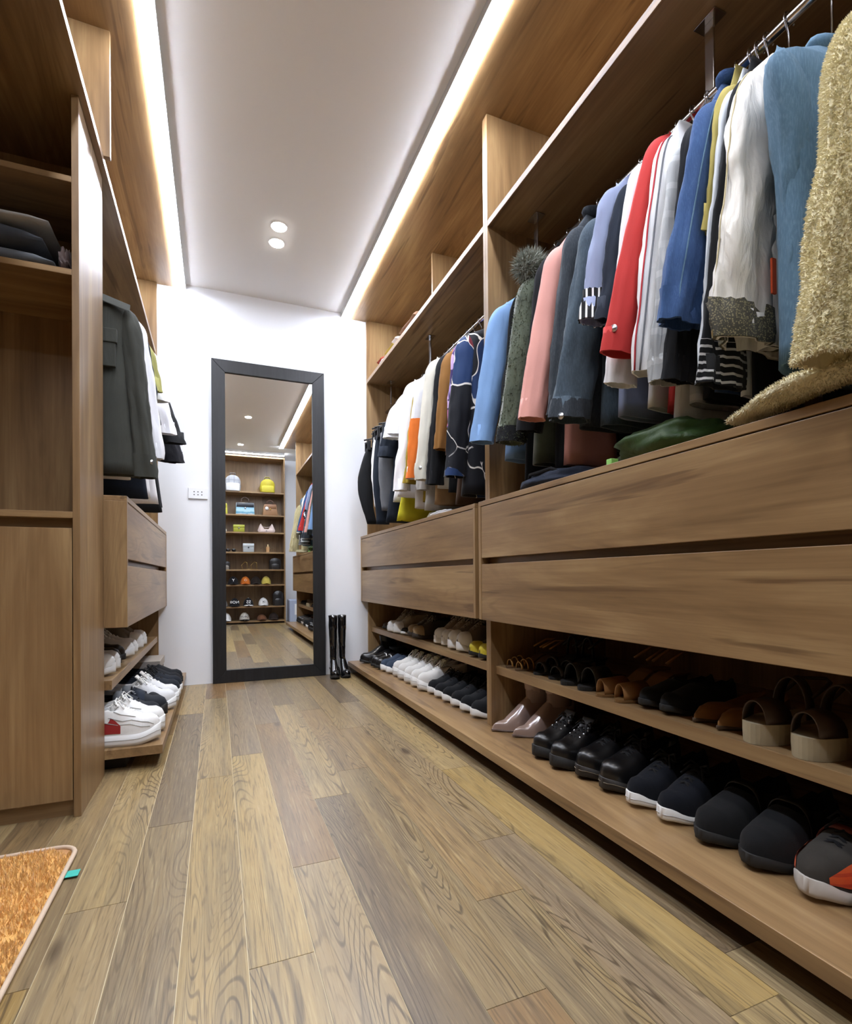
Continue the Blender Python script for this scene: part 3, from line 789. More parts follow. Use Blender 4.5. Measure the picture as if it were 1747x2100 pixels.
def trousers(name, label, y, x, ztop, zbot, m, half=0.05, bow=0.0):
    g = thing(name, label, 'trousers', (XRR, y, ZR), PI)
    seed = y * 7
    rings = []
    for i in range(19):
        t = i / 18
        z = ztop + (zbot - ztop) * t - ZR
        cx = (XRR - x) + bow * math.sin(PI * t)
        w = half * (0.75 + 0.35 * math.sin(PI * min(1, t * 1.1)))
        rings.append([(cx + w * math.cos(a) + 0.006 * n3(t * 6, a, seed), 0.020 * math.sin(a) * (1.1 - .2 * t) + 0.008 * n3(t * 5, math.cos(a) * 2, seed), z) for a in [2 * PI * j / 16 for j in range(16)]])
    MB().loft(rings).build('leg', m, g, smooth=True)
    zt = ztop - ZR
    cx = XRR - x
    MB().box(cx - half * .7, cx + half * .7, -0.023, 0.023, zt - 0.02, zt + 0.008).build('waistband', m, g, bevel=0.003)
    h = thing('clip_hanger', 'black clip hanger holding the ' + ' '.join(label.split()[:9]), 'hanger', (XRR, y, ZR), PI, 'hangers on the rails')
    MB().tube([(0, 0, 0.014), (0.012, 0, 0.008), (0.014, 0, -0.006), (0, 0, -0.03), (0, 0, zt + 0.07)], 0.002, 6).build('hook', chrome, h, True)
    MB().tube([(-0.1, 0, zt + 0.06), (0, 0, zt + 0.075), (cx, 0, zt + 0.07), (cx + 0.05, 0, zt + 0.055)], 0.005, 8).build('bar', hang_black, h, True)
    for q in (cx - half * .5, cx + half * .55):
        c = MB()
        c.box(q - 0.012, q + 0.012, -0.034, -0.026, zt - 0.012, zt + 0.05); c.box(q - 0.012, q + 0.012, 0.026, 0.034, zt - 0.012, zt + 0.05); c.box(q - 0.010, q + 0.010, -0.028, 0.028, zt + 0.036, zt + 0.046)
        c.build('clip', hang_black, h, bevel=0.002)
trousers('trousers', 'grey trousers hung from clips behind the black T-shirt', 2.955, 0.95, 1.52, 1.06, cloth('#6d7076'), 0.05)
trousers('trousers', 'white cropped trousers hung from clips near the mirror wall', 3.10, 0.95, 1.53, 1.10, white_c, 0.05)
trousers('trousers', 'black bow-legged trousers hung from clips nearest the mirror wall', 3.27, 0.945, 1.50, 1.01, black_c, 0.045, 0.045)
trousers('trousers', 'black straight trousers hung from clips between the grey and white pairs', 3.03, 0.945, 1.52, 0.985, navy_c, 0.055)
trousers('trousers', 'white trousers hung from clips behind the bow-legged black pair', 3.18, 0.97, 1.52, 1.13, cloth('#d9dade'), 0.05)

# left wardrobe, from the cabinet towards the mirror wall
olive = cloth('#3d3e38', 0.9, 0.1, fold=0.5)
g = garment('jacket', 'dark olive military jacket with epaulette and flap pocket', 'jacket', 2.16, (-0.262, 1.655), (-0.207, 1.035), olive, side='L', rs=0.036, rc=0.040, ry=0.036, hb=0.042, hem=1.04, flare=0.05, amp=0.008, fold=0.014, collar=(olive, 0.05), cuffband=(olive, 20, 1.05), button=(silver, 21))
ep = MB().loft([[(0.105 + 0.10 * t, -0.036 - 0.006 * t + dy * 0.5, -0.168 - 0.032 * t + dy * 0.8 + dz * 0.5) for dy, dz in ((-0.022, 0), (0.018, 0), (0.018, 0.007), (-0.022, 0.007))] for t in (0, .25, .5, .75, 1)])
ep.build('epaulette', olive, g, bevel=0.002)
MB().box(0.085, 0.165, -0.056, -0.036, -0.335, -0.285).build('pocket_flap', olive, g, bevel=0.003)
MB().box(0.09, 0.16, -0.052, -0.036, -0.42, -0.32).build('pocket', olive, g, bevel=0.003)
MB().tube([(0.112, -0.050, -0.158), (0.112, -0.058, -0.158)], 0.006, 12).build('button', silver, g, True)
garment('shirt', 'white shirt with a wide cuff beside the olive jacket', 'shirt', 2.29, (-0.262, 1.69), (-0.190, 1.135), white_c, side='L', ry=0.032, rs=0.045, rc=0.042, hem=1.05)
garment('dress', 'long black dress between the white shirts', 'dress', 2.40, (-0.262, 1.69), (-0.215, 1.30), navy_c, side='L', ry=0.028, rs=0.045, rc=0.05, hem=0.99, flare=0.05)
garment('shirt', 'olive yellow shirt under the white short-sleeved one', 'shirt', 2.50, (-0.262, 1.70), (-0.215, 1.47), cloth('#98955a'), side='L', ry=0.024, rs=0.045, rc=0.055, short=True, hem=1.03)
tee('white short-sleeved shirt with a black trim at its sleeve', 2.60, (-0.255, 1.71), (-0.195, 1.46), cloth('#e6e7ea', 0.88, 0.02), 1.02, 0.03, 'L', 'shirt', 'shirt')
tee('white T-shirt behind the black-trimmed white shirt', 2.78, (-0.26, 1.69), (-0.18, 1.36), cloth('#e2e2e6', 0.9, 0.02), 1.02, 0.05, 'L')
tee('black T-shirt sticking out against the white wall', 2.96, (-0.26, 1.66), (-0.150, 1.36), black_c, 1.0, 0.05, 'L')
tee('short black T-shirt nearest the mirror wall in the left wardrobe', 3.14, (-0.265, 1.64), (-0.165, 1.30), cloth('#1c1c22'), 1.05, 0.04, 'L')

def lump(name, label, cat, c, r, m, amp=0.25, freq=2.2, seed=1.0, flat=0.0, parts=None, parent=None, nu=28, nv=18, pw=1.0):
    """crumpled soft thing resting on its flat base at c (base centre)"""
    rings = []
    for i in range(nv + 1):
        ph = -PI / 2 + PI * i / nv
        cr = max(math.cos(ph), 0.02) ** pw
        rr = []
        for j in range(nu):
            a = 2 * PI * j / nu
            d = Vector((cr * math.cos(a), cr * math.sin(a), math.sin(ph)))
            k = 1 + amp * n3(d.x * freq + seed, d.y * freq, d.z * freq) + amp * .5 * n3(d.x * freq * 2.7, d.y * freq * 2.7 + seed, d.z * freq * 2.7)
            z = max(0.0, r[2] * (1 + d.z * k))
            rr.append((r[0] * d.x * k, r[1] * d.y * k, z))
        rings.append(rr)
    mb = MB().loft(rings)
    if parent is not None:
        return mb.xf(lambda x, y, z: (x + c[0], y + c[1], z + c[2])).build(name, m, parent, smooth=True)
    o = mb.build(name, m, None, smooth=True)
    o.location = c
    tag(o, label, cat)
    return o
t = thing('soft_bag', 'crumpled green nylon bag on the drawer top under the red coat', 'bag', (1.11, 1.0, ZBT + 0.0005))
lump('body', '', '', (0, 0, 0), (0.13, 0.15, 0.05), cloth('#2f4a17', 0.55, 0.25, fold=0.6), 0.3, 2.0, 4.0, parent=t)
MB().box(-0.146, -0.122, 0.075, 0.095, 0.004, 0.022).build('tag', cloth('#8fcf6a', 0.6), t, bevel=0.002)
t = thing('tote_bag', 'slouching slate blue bag on the drawer top under the pink coat', 'bag', (1.10, 1.46, ZBT + 0.0005))
lump('body', '', '', (0, 0, 0), (0.12, 0.17, 0.034), cloth('#333a4a', 0.8, 0.15, fold=0.6), 0.18, 1.6, 8.0, parent=t, pw=0.6)
MB().tube([(-0.08, -0.10, 0.04), (-0.10, -0.07, 0.06), (-0.10, 0.05, 0.06), (-0.08, 0.09, 0.04)], 0.006, 8).build('handle', black_c, t, True)
t = thing('scarf', 'crumpled white scarf end on the drawer top of the far wardrobe', 'scarf', (0.985, 2.22, ZBT + 0.0005))
lump('fabric', '', '', (0, 0, 0), (0.035, 0.10, 0.012), white_c, 0.35, 2.4, 2.0, parent=t)
t = thing('scarf', 'heap of beige cloth on the drawer top below the cream shirt', 'clothes', (1.07, 2.42, ZBT + 0.0005))
lump('fabric', '', '', (0, 0, 0), (0.06, 0.13, 0.025), cloth('#b9b2a3'), 0.35, 2.2, 6.0, parent=t)

def folded(label, c, w, d, h, m, cat='folded clothes', seed=1.0, name='folded_garment', layers=2):
    """a folded garment: stacked rounded layers joined by the fold at the front"""
    t = thing(name, label, cat, c)
    lh = h / layers
    for k in range(layers):
        rings = []
        for i in range(13):
            u = i / 12 * 2 - 1
            e = max(0.05, 1 - abs(u) ** 8)
            rr = []
            for j in range(18):
                a = 2 * PI * j / 18
                ca, sa = math.cos(a), math.sin(a)
                y = d / 2 * math.copysign(abs(ca) ** 0.35, ca) * (0.96 + 0.04 * e)
                z = lh * k + lh / 2 + lh * 0.49 * math.copysign(abs(sa) ** 0.8, sa) * e
                z += 0.12 * h * n3(u * 2 + seed, ca * 2, seed + k) * (0 if (sa < -0.2 and k == 0) else 1)
                rr.append((w / 2 * u, y + 0.008 * n3(u * 3, k, seed), max(z, 0.0005)))
            rings.append(rr)
        MB().loft(rings).build('layer', m, t, smooth=True)
    return t
z0 = 1.5295
folded('grey folded knit at the bottom of the stack in the tall cabinet', (-0.70, 1.855, z0), 0.56, 0.27, 0.045, cloth('#5d6165', 0.95, 0.15, weave=150), seed=1, layers=1)
folded('thick charcoal folded sweater in the middle of the cabinet stack', (-0.71, 1.852, z0 + 0.046), 0.53, 0.27, 0.068, cloth('#46494e', 0.95, 0.2, weave=150), seed=3, layers=1)
folded('pale grey folded shirt on top of the cabinet stack', (-0.71, 1.85, z0 + 0.118), 0.56, 0.27, 0.024, cloth('#b4b6b6', 0.9, 0.06), seed=5, layers=1)
t = thing('gloves', 'crumpled brown leather gloves beside the cabinet stack', 'gloves', (-0.408, 1.86, z0))
lump('leather', '', '', (0, 0, 0), (0.016, 0.09, 0.055), cloth('#5b4740', 0.6, 0.2, fold=0.7), 0.5, 2.6, 3.0, parent=t)
z1 = ZST + 0.0005
folded('brown folded coat on the top shelf of the far right wardrobe', (1.13, 2.80, z1), 0.22, 0.26, 0.10, cloth('#8a6a52', 0.9), seed=2, layers=2)
folded('white folded top on the top shelf beside the brown coat', (1.10, 2.97, z1), 0.2, 0.07, 0.07, cloth('#d8cfc8', 0.9), seed=4, layers=2)
folded('yellow folded sweater on the top shelf', (1.11, 3.10, z1), 0.2, 0.17, 0.075, cloth('#b9a24c', 0.9), seed=6, layers=2)
folded('black and white folded scarf on the top shelf beside the yellow sweater', (1.10, 3.225, z1), 0.2, 0.06, 0.05, cloth('#c9c9c9', 0.9, kind='plaid', col2='#202020'), seed=7, layers=1)
folded('rust red folded knit at the mirror end of the top shelf', (1.10, 3.31, z1), 0.18, 0.09, 0.085, cloth('#8b3a26', 0.9), seed=8, layers=2)

# ------------------------------------------------------------------ shoes
def foot_w(t, pointed):
    if pointed:
        return lerp([(0, 0.06), (0.05, 0.22), (0.12, 0.44), (0.22, 0.74), (0.34, 0.98), (0.5, 0.82), (0.65, 0.66), (0.8, 0.68), (0.92, 0.62), (1, 0.22)], t)
    return lerp([(0, 0.08), (0.012, 0.28), (0.03, 0.44), (0.06, 0.60), (0.10, 0.75), (0.15, 0.87), (0.2, 0.95), (0.26, 1.0), (0.36, 1.0), (0.5, 0.86), (0.65, 0.76), (0.8, 0.78), (0.92, 0.70), (0.97, 0.55), (1, 0.30)], t)
TS = [0, 0.012, 0.03, 0.06, 0.10, 0.15, 0.2, 0.26, 0.32, 0.38, 0.44, 0.5, 0.56, 0.62, 0.69, 0.76, 0.83, 0.89, 0.94, 0.975, 1.0]

def shoe_parts(t, L=0.26, W=0.096, upper=None, solem=None, sole=0.022, heel=0.0, pointed=False, top=None, opening=True, shaft=0.0, shaftm=None,
               laces=None, toecap=None, tongue=None, strap=None, bumper=False, lining=None, heelblock=None, eyelets=None, groove=None, lines=None, flat=0.62, toe_h=0.05, mid_h=0.085, col_h=0.09, patch=None):
    """t: the shoe's empty; toe at local x=0, heel at x=L, pointing to -x"""
    top = top or [(0, toe_h * 0.35), (0.03, toe_h * .66), (0.1, toe_h * 0.98), (0.2, toe_h * 1.15), (0.34, mid_h * .82), (0.46, mid_h), (0.56, mid_h * 1.06), (0.7, col_h * .86), (0.86, col_h * .92), (0.95, col_h * 1.03), (1, col_h * 1.0)]
    lift = lambda q: heel * sm(0.30, 0.72, q)
    spring = lambda q: 0.015 * (1 - sm(0, 0.24, q)) if not pointed else 0.004 * (1 - sm(0, .2, q))
    NS = 21
    rings = []
    for q in TS:
        w = W / 2 * foot_w(q, pointed)
        h = lerp(top, q)
        zb = sole + lift(q) + spring(q)
        r_ = []
        op = sm(0.47, 0.56, q) * (1 - sm(0.955, 1.0, q)) if opening and not shaft else 0
        for j in range(NS):
            s_ = -1 + 2 * j / (NS - 1)
            a = s_ * PI / 2
            y = w * math.copysign(abs(math.sin(a)) ** (flat + 0.28 * (1 - sm(0, .32, q))), a) * (1 - 0.10 * math.cos(a) * sm(.4, .6, q))
            z = zb + h * (max(0, math.cos(a)) ** 0.75 if op < .01 else max(0, math.cos(a)) ** (0.75 - 0.35 * op))
            if abs(s_) < 0.42:
                z -= op * h * 0.62 * (1 - (abs(s_) / 0.42) ** 4)
            r_.append((L * q, y, z))
        rings.append(r_)
    MB().loft(rings, c0=True, c1=True, closed=False).build('upper', upper, t, smooth=True)
    # sole: lofted slab following the outline
    rings = []
    gm = 1.05 if bumper or sole > 0.015 else 1.02
    for q in TS:
        w = W / 2 * foot_w(q, pointed) * gm + 0.001
        zt = sole + lift(q) + spring(q) + (0.002 if sole > .012 else 0.001)
        th = sole if not (heel > 0.015) else min(sole, 0.008) + 0.0
        zb = max(0.0, lift(q) + spring(q) * (0.8)) if heel > 0.015 else spring(q) * 0.75
        if q < 0.001: w *= 0.9
        up_ = 0.006 * (1 - sm(0.02, 0.12, q)) if bumper else 0
        x = L * q + (-0.004 if q < 0.02 else 0) + (0.003 if q > 0.98 else 0)
        k = 0.94
        rings.append([(x, -w * k, zb), (x, -w, zb + (zt - zb) * .3), (x, -w, zt + up_), (x, -w * .9, zt + up_ + 0.001), (x, w * .9, zt + up_ + 0.001), (x, w, zt + up_), (x, w, zb + (zt - zb) * .3), (x, w * k, zb)])
    MB().loft(rings).build('sole', solem, t, smooth=True)
    if heel > 0.015 and not heelblock == 'none':
        x0, x1 = L * 0.80, L * 1.0
        hw = W * 0.27 if heelblock != 'thin' else W * .10
        k0, k1 = (0.75, 1.0)
        xm = L * .93
        tp = heel + 0.004
        r0 = [(x0 + (x1 - x0) * (.5 + .5 * math.cos(a)), hw * math.sin(a), tp) for a in [2 * PI * i / 12 for i in range(12)]]
        sc_ = 0.8 if heelblock != 'thin' else 0.35
        r1 = [(xm + (p[0] - xm) * sc_, p[1] * sc_, 0.0) for p in r0]
        MB().loft([r1, r0]).build('heel', solem, t, smooth=False)
    if shaft:
        rings = []
        for i in range(15):
            k = i / 14
            z = sole + heel + lerp(top, .7) * .7 + (shaft - lerp(top, .7) * .7) * k
            cx = L * (0.735 + 0.02 * k)
            rx = L * lerp([(0, .24), (.2, .19), (.4, .17), (.7, .22), (1, .235)], k); ry_ = W * lerp([(0, .36), (.2, .36), (.5, .42), (1, .5)], k)
            rings.append([(cx + rx * math.cos(a) + 0.003 * n3(k * 7, math.cos(a) * 2, L * 9), ry_ * math.sin(a) + 0.003 * n3(k * 8, a, 4), z) for a in [2 * PI * j / 18 for j in range(18)]])
        inn = [[(L * .755 + (p[0] - L * .755) * .92, p[1] * .92, p[2]) for p in rings[-1]], [(L * .75 + (p[0] - L * .75) * .85, p[1] * .85, p[2] - 0.08) for p in rings[-1]]]
        MB().loft(rings + inn).build('shaft', shaftm or upper, t, smooth=True)
    zt_ = lambda q: sole + lift(q) + spring(q) + lerp(top, q)
    if laces:
        mb = MB()
        for k in range(5):
            q = 0.27 + 0.055 * k
            w = W * 0.26 * foot_w(q, pointed)
            z0, z1_ = zt_(q), zt_(q + .05)
            for sg in (1, -1):
                mb.tube([(L * q, -w * sg, z0 - 0.008), (L * (q + .025), 0, (z0 + z1_) / 2 + 0.003), (L * (q + .05), w * sg, z1_ - 0.008)], 0.0030, 6)
        q = 0.51; z = zt_(q) + 0.004
        for sg in (1, -1):
            mb.tube([(L * q, 0, z), (L * (q - .02), .022 * sg, z + .012), (L * (q - .06), .034 * sg, z - .004), (L * (q - .03), .018 * sg, z - 0.004), (L * q, 0, z)], 0.0026, 6)
            mb.tube([(L * q, 0, z), (L * (q - .06), .015 * sg, z + .004), (L * (q - .12), .030 * sg, z - .018)], 0.0026, 6)
        mb.build('laces', laces, t, smooth=True)
    if groove:
        for sg in (1, -1):
            MB().tube([(L * q + (-0.0045 if q < .02 else 0), (W / 2 * foot_w(q, pointed) * gm + 0.0012) * sg, spring(q) * .75 + sole * 0.62 + spring(q) * .2) for q in TS], 0.0011, 5).build('groove', groove, t, True)
    for pts in (lines[1] if lines else []):
        for sg in (1, -1):
            P_ = []
            for q, k in pts:
                w = W / 2 * foot_w(q, pointed) * 1.01 + .0006; h = lerp(top, q); a = (1 - k) * PI / 2
                P_.append((L * q, sg * w * abs(math.sin(a)) ** flat * (1 - 0.10 * math.cos(a) * sm(.4, .6, q)), sole + lift(q) + spring(q) + h * max(0, math.cos(a)) ** (.75 if q < .5 else .45) + .0006))
            MB().tube(P_, 0.0012, 5).build('seam', lines[0], t, True)
    if eyelets:
        for k in range(3):
            q = 0.33 + 0.06 * k
            for sg in (1, -1):
                MB().sphere((L * q, W * 0.24 * foot_w(q, pointed) * sg, zt_(q) - 0.006), 0.0045, 0.0045, 0.0045, 8, 5).build('eyelet', eyelets, t, True)
    if tongue:
        q0, q1 = 0.44, 0.54
        MB().loft([[(L * q0, -.022, zt_(q0) - .004), (L * q0, .022, zt_(q0) - .004), (L * q0 + .006, .022, zt_(q0) - .006), (L * q0 + .006, -.022, zt_(q0) - .006)],
                   [(L * q1, -.027, zt_(q0) + .030), (L * q1, .027, zt_(q0) + .030), (L * q1 + .008, .027, zt_(q0) + .028), (L * q1 + .008, -.027, zt_(q0) + .028)]]).build('tongue', tongue, t, bevel=0.003)
    if toecap:
        rings = []
        for q in [x for x in TS if x <= 0.2]:
            w = W / 2 * foot_w(q, pointed) * 1.03 + .001; h = lerp(top, q) * 1.04 + .001; zb = sole + lift(q) + spring(q)
            rings.append([(L * q - .002, w * math.copysign(abs(math.sin(a)) ** flat, a), zb + h * max(0, math.cos(a)) ** .75) for a in [(-1 + 2 * j / 16) * PI / 2 for j in range(17)]])
        MB().loft(rings, c0=False, c1=False, closed=False).build('toe_cap', toecap, t, smooth=True)
    for st in (strap or []):
        sm_, q, wd, dz = st
        rings = []
        for dq in (-wd / 2, wd / 2):
            qq = q + dq / L
            w = W / 2 * foot_w(qq, pointed) * 1.04 + .002; h = lerp(top, qq) * 1.03 + .003 + dz; zb = sole + lift(qq) + spring(qq)
            rings.append([(L * qq, w * math.copysign(abs(math.sin(a)) ** flat, a), zb + h * max(0, math.cos(a)) ** .7) for a in [(-1 + 2 * j / 16) * PI / 2 for j in range(17)]])
        o = MB().loft(rings, c0=False, c1=False, closed=False).build('strap', sm_, t, smooth=True)
        md = o.modifiers.new('thick', 'SOLIDIFY'); md.thickness = 0.003
    if patch:
        pm, q0, q1, h0, h1 = patch
        rings = []
        for i in range(9):
            q = q0 + (q1 - q0) * i / 8
            w = W / 2 * foot_w(q, pointed) * 1.02 + .001; h = lerp(top, q); zb = sole + lift(q) + spring(q)
            e = math.sin(PI * i / 8)
            hh0, hh1 = h0, h0 + (h1 - h0) * (0.35 + .65 * e)
            rr = []
            for j in range(6):
                k = hh0 + (hh1 - hh0) * j / 5
                a = -(1 - k) * PI / 2
                rr.append((L * q, w * math.copysign(abs(math.sin(a)) ** flat, a) * (1 - 0.10 * math.cos(a) * sm(.4, .6, q)) , zb + (h * max(0, math.cos(a)) ** .7) + .001))
            rings.append(rr)
        for sg in (1, -1):
            MB().loft([[(p[0], p[1] * sg, p[2]) for p in r_] for r_ in rings], False, False, False).build('side_panel', pm, t, smooth=True)

def pair(name, label, cat, locs, rz, group, labels=None, **kw):
    """locs: toe positions; the first shoe is built, the others are copies"""
    first = None
    for i, p in enumerate(locs):
        lb = labels[i] if labels else label
        p = (p[0], p[1], p[2] + 0.0006)
        if first is None:
            first = thing(name, lb, cat, p, rz, group)
            shoe_parts(first, **kw)
        else:
            dup(first, p, rz + (0.03 if i % 2 else -0.02), lb, group)
    return first
def two(d, near='nearer', far='farther'):
    return [d + ', the ' + far + ' one', d + ', the ' + near + ' one']

lea_k = plain('#0f0f11', 0.32, coat=0.2, var=0.2, vs_=30, bump=0.1)
rub_k = plain('#1b1a19', 0.7)
felt_k = cloth('#17181a', 0.95, 0.2, weave=250)
knit_n = cloth('#11141c', 0.95, 0.15, weave=350)
rub_w = plain('#e2e2e0', 0.55)
mesh_w = cloth('#e4e4e2', 0.8, 0.04, weave=200)
lace_w = cloth('#f0f0ee', 0.85, 0.02)
lace_k = cloth('#1a1a1c', 0.85)
pat_k = plain('#0d0d0f', 0.06, coat=1.0)
nude = plain('#a08a80', 0.18, coat=0.6)
tan_l = plain('#8a6135', 0.45, var=0.1)
canvas_b = cloth('#a89c88', 0.9, 0.08)
PZ, SZ = ZPT, SST

# knee boots standing beside the mirror
for i, (bx, by, rz_, lb) in enumerate(((0.712, 3.32, PI / 2 - .05, 'tall black patent knee boot leaning at the mirror frame'), (0.792, 3.33, PI / 2 + .10, 'tall black patent knee boot on the side of the shoe platform'))):
    if i == 0:
        kb = thing('knee_boot', lb, 'boot', (bx, by, 0.0008), rz_, 'black patent knee boots')
        shoe_parts(kb, L=0.16, W=0.060, upper=pat_k, solem=rub_k, sole=0.008, heel=0.05, pointed=False, shaft=0.35, toe_h=0.035, mid_h=0.08, col_h=0.09)
    else:
        dup(kb, (bx, by, 0.0008), rz_, lb)

# near right wardrobe, on the platform
pair('ankle_boot', '', 'boot', [(0.952, 1.700, PZ), (0.985, 1.608, PZ)], -0.12, 'nude ankle boots', two('pointed nude patent ankle boot on the right platform'), L=0.25, W=0.075, upper=nude, solem=plain('#6d5c55', .4), sole=0.005, heel=0.05, pointed=True, shaft=0.125, toe_h=0.03, mid_h=0.075, col_h=0.08, heelblock='thin')
pair('derby_shoe', '', 'shoe', [(0.932, 1.395, PZ), (0.930, 1.298, PZ)], 0.0, 'black laced derby shoes', two('chunky black derby shoe with shiny eyelets and laces'), L=0.26, W=0.092, upper=lea_k, solem=rub_k, sole=0.026, laces=lace_k, tongue=lea_k, toe_h=0.045, mid_h=0.085, eyelets=silver)
pair('leather_shoe', '', 'shoe', [(0.954, 1.208, PZ), (0.955, 1.108, PZ)], 0.0, 'round black leather shoes', two('round-toed black leather shoe with a stitched welt'), L=0.27, W=0.100, upper=lea_k, groove=plain('#6b6250', .6), solem=plain('#26221f', 0.55), sole=0.022, toe_h=0.052, mid_h=0.09, laces=lace_k, col_h=0.10)
pair('knit_sneaker', '', 'sneaker', [(0.955, 1.010, PZ), (0.960, 0.915, PZ)], 0.05, 'navy knit sneakers', two('navy knit sneaker with a curved white sole'), L=0.27, W=0.088, upper=knit_n, solem=rub_w, sole=0.015, bumper=True, laces=lace_k, toe_h=0.045, mid_h=0.085, groove=plain('#b9b9b9', .7))
pair('felt_shoe', '', 'shoe', [(0.960, 0.810, PZ), (0.963, 0.705, PZ)], 0.04, 'charcoal felt shoes', two('charcoal felt slip-on shoe with a black sole'), L=0.28, W=0.098, upper=felt_k, solem=rub_k, sole=0.016, toe_h=0.050, mid_h=0.085, strap=[(lea_k, 0.5, 0.02, 0.002)])
pair('running_shoe', '', 'sneaker', [(0.968, 0.600, PZ), (0.97, 0.50, PZ)], 0.04, 'grey and orange runners', two('grey running shoe with orange mesh sides and white sole'), L=0.28, W=0.098, upper=cloth('#3a3733', 0.9), solem=plain('#bdb8b1', 0.6), sole=0.018, bumper=True, toe_h=0.05, mid_h=0.085, patch=(cloth('#cf5a2e', 0.8, kind='hstripe', col2='#b8472a'), 0.05, 0.40, 0.05, 0.55), toecap=None, laces=lace_k, strap=[(plain('#6d2d22', .5), 0.42, 0.012, 0.0)])
pair('loafer', '', 'shoe', [(0.97, 0.385, PZ), (0.97, 0.29, PZ), (0.97, 0.19, PZ), (0.97, 0.09, PZ)], 0.03, 'black loafers at the camera end', ['black loafer on the right platform, %s from the open end' % q for q in ('fourth', 'third', 'second', 'first')], L=0.26, W=0.092, upper=lea_k, solem=rub_k, sole=0.018)

# near right wardrobe, on the shoe shelf
def sandal(name, label, cat, p, rz, group, L=0.24, W=0.085, sole=0.012, heel=0.0, solem=None, straps=(), back=None, thick=0.0):
    t = thing(name, label, cat, (p[0], p[1], p[2] + .0006), rz, group)
    kw = dict(pointed=False)
    lift = lambda q: heel * sm(0.30, 0.72, q)
    rings = []
    for q in TS:
        w = W / 2 * foot_w(q, False)
        zb = lift(q); zt = sole + lift(q)
        rings.append([(L * q, -w * .95, zb), (L * q, -w, (zb + zt) / 2), (L * q, -w, zt), (L * q, w, zt), (L * q, w, (zb + zt) / 2), (L * q, w * .95, zb)])
    MB().loft(rings).build('sole', solem, t, smooth=False)
    if heel:
        r0 = [(L * .9 + L * .09 * math.cos(a), W * .22 * math.sin(a), heel + .004) for a in [2 * PI * i / 10 for i in range(10)]]
        MB().loft([[(L * .93 + (p_[0] - L * .93) * .5, p_[1] * .5, 0) for p_ in r0], r0]).build('heel', solem, t)
    for q0, q1, hh, m in straps:
        rings = []
        for q in (q0, q1):
            w = W / 2 * foot_w(q, False) * 1.02
            rings.append([(L * q, -w * math.cos(a), sole + lift(q) * .9 + hh * math.sin(a) ** .8 if 0 < a < PI else sole + lift(q)) for a in [PI * j / 12 for j in range(13)]])
        o = MB().loft(rings, False, False, False).build('strap', m, t, smooth=True)
        md = o.modifiers.new('thick', 'SOLIDIFY'); md.thickness = 0.003
    if back:
        m, hh = back
        MB().tube([(L * .6, -W * .36, sole + heel * .9 + hh * .6), (L * .85, -W * .36, sole + heel + hh), (L * 1.0, 0, sole + heel + hh), (L * .85, W * .36, sole + heel + hh), (L * .6, W * .36, sole + heel * .9 + hh * .6)], 0.004, 6).build('back_strap', m, t, True)
    return t
def sandals(name, labels, cat, locs, rz, group, **kw):
    f = sandal(name, labels[0], cat, locs[0], rz, group, **kw)
    for p, lb in zip(locs[1:], labels[1:]): dup(f, (p[0], p[1], p[2] + .0006), rz + .03, lb, group)
gold = plain('#b0894f', 0.3, 0.7)
sandals('strappy_sandal', two('gold strappy sandal on the shoe shelf beside the divider'), 'sandal', [(1.012, 1.70, SZ), (1.012, 1.635, SZ)], 0.0, 'gold sandals', L=0.23, W=0.058, sole=0.006, heel=0.04, solem=plain('#5c4630', .5), straps=[(0.06, 0.09, 0.026, gold), (0.16, 0.19, 0.034, gold), (0.26, 0.29, 0.038, gold)], back=(gold, 0.05))
sandals('strappy_sandal', two('black strappy sandal with a small buckle on the shoe shelf'), 'sandal', [(1.03, 1.54, SZ), (1.03, 1.45, SZ)], 0.0, 'black sandals', L=0.24, W=0.075, sole=0.008, heel=0.05, solem=rub_k, straps=[(0.10, 0.2, 0.034, lea_k), (0.3, 0.36, 0.05, lea_k), (0.66, .7, .08, lea_k)], back=(lea_k, 0.07))
sandals('slide_sandal', two('black slide sandal left of the tan peep-toes'), 'sandal', [(1.012, 1.36, SZ), (1.012, 1.275, SZ)], 0.0, 'black slides', L=0.25, W=0.078, sole=0.012, solem=rub_k, straps=[(0.14, 0.40, 0.055, lea_k)])
sandals('peep_toe_shoe', two('tan leather peep-toe slingback on the shoe shelf'), 'shoe', [(1.006, 1.19, SZ), (1.006, 1.115, SZ)], -0.05, 'tan peep-toe slingbacks', L=0.26, W=0.070, sole=0.008, heel=0.06, solem=plain('#7a5a34', .5), straps=[(0.05, 0.36, 0.042, tan_l)], back=(tan_l, 0.06))
pair('ballet_flat', '', 'shoe', [(1.02, 1.035, SZ), (1.02, 0.965, SZ)], 0.0, 'black shoes on the shelf', two('black suede shoe between the tan peep-toes and tan flats'), L=0.25, W=0.074, upper=felt_k, solem=rub_k, sole=0.010, toe_h=0.035, mid_h=0.06, col_h=.06)
pair('ballet_flat', '', 'shoe', [(1.035, 0.888, SZ), (1.03, 0.822, SZ)], 0.0, 'tan flats', two('pointed tan leather flat on the shoe shelf'), L=0.24, W=0.070, upper=tan_l, solem=plain('#4a3826', .6), sole=0.005, pointed=True, toe_h=0.026, mid_h=0.04, col_h=.05, top=[(0, .012), (.1, .03), (.25, .036), (.5, .03), (.8, .045), (1, .055)])
plat = plain('#a89c80', 0.65, var=0.08)
br_s = plain('#4a3a30', 0.5)
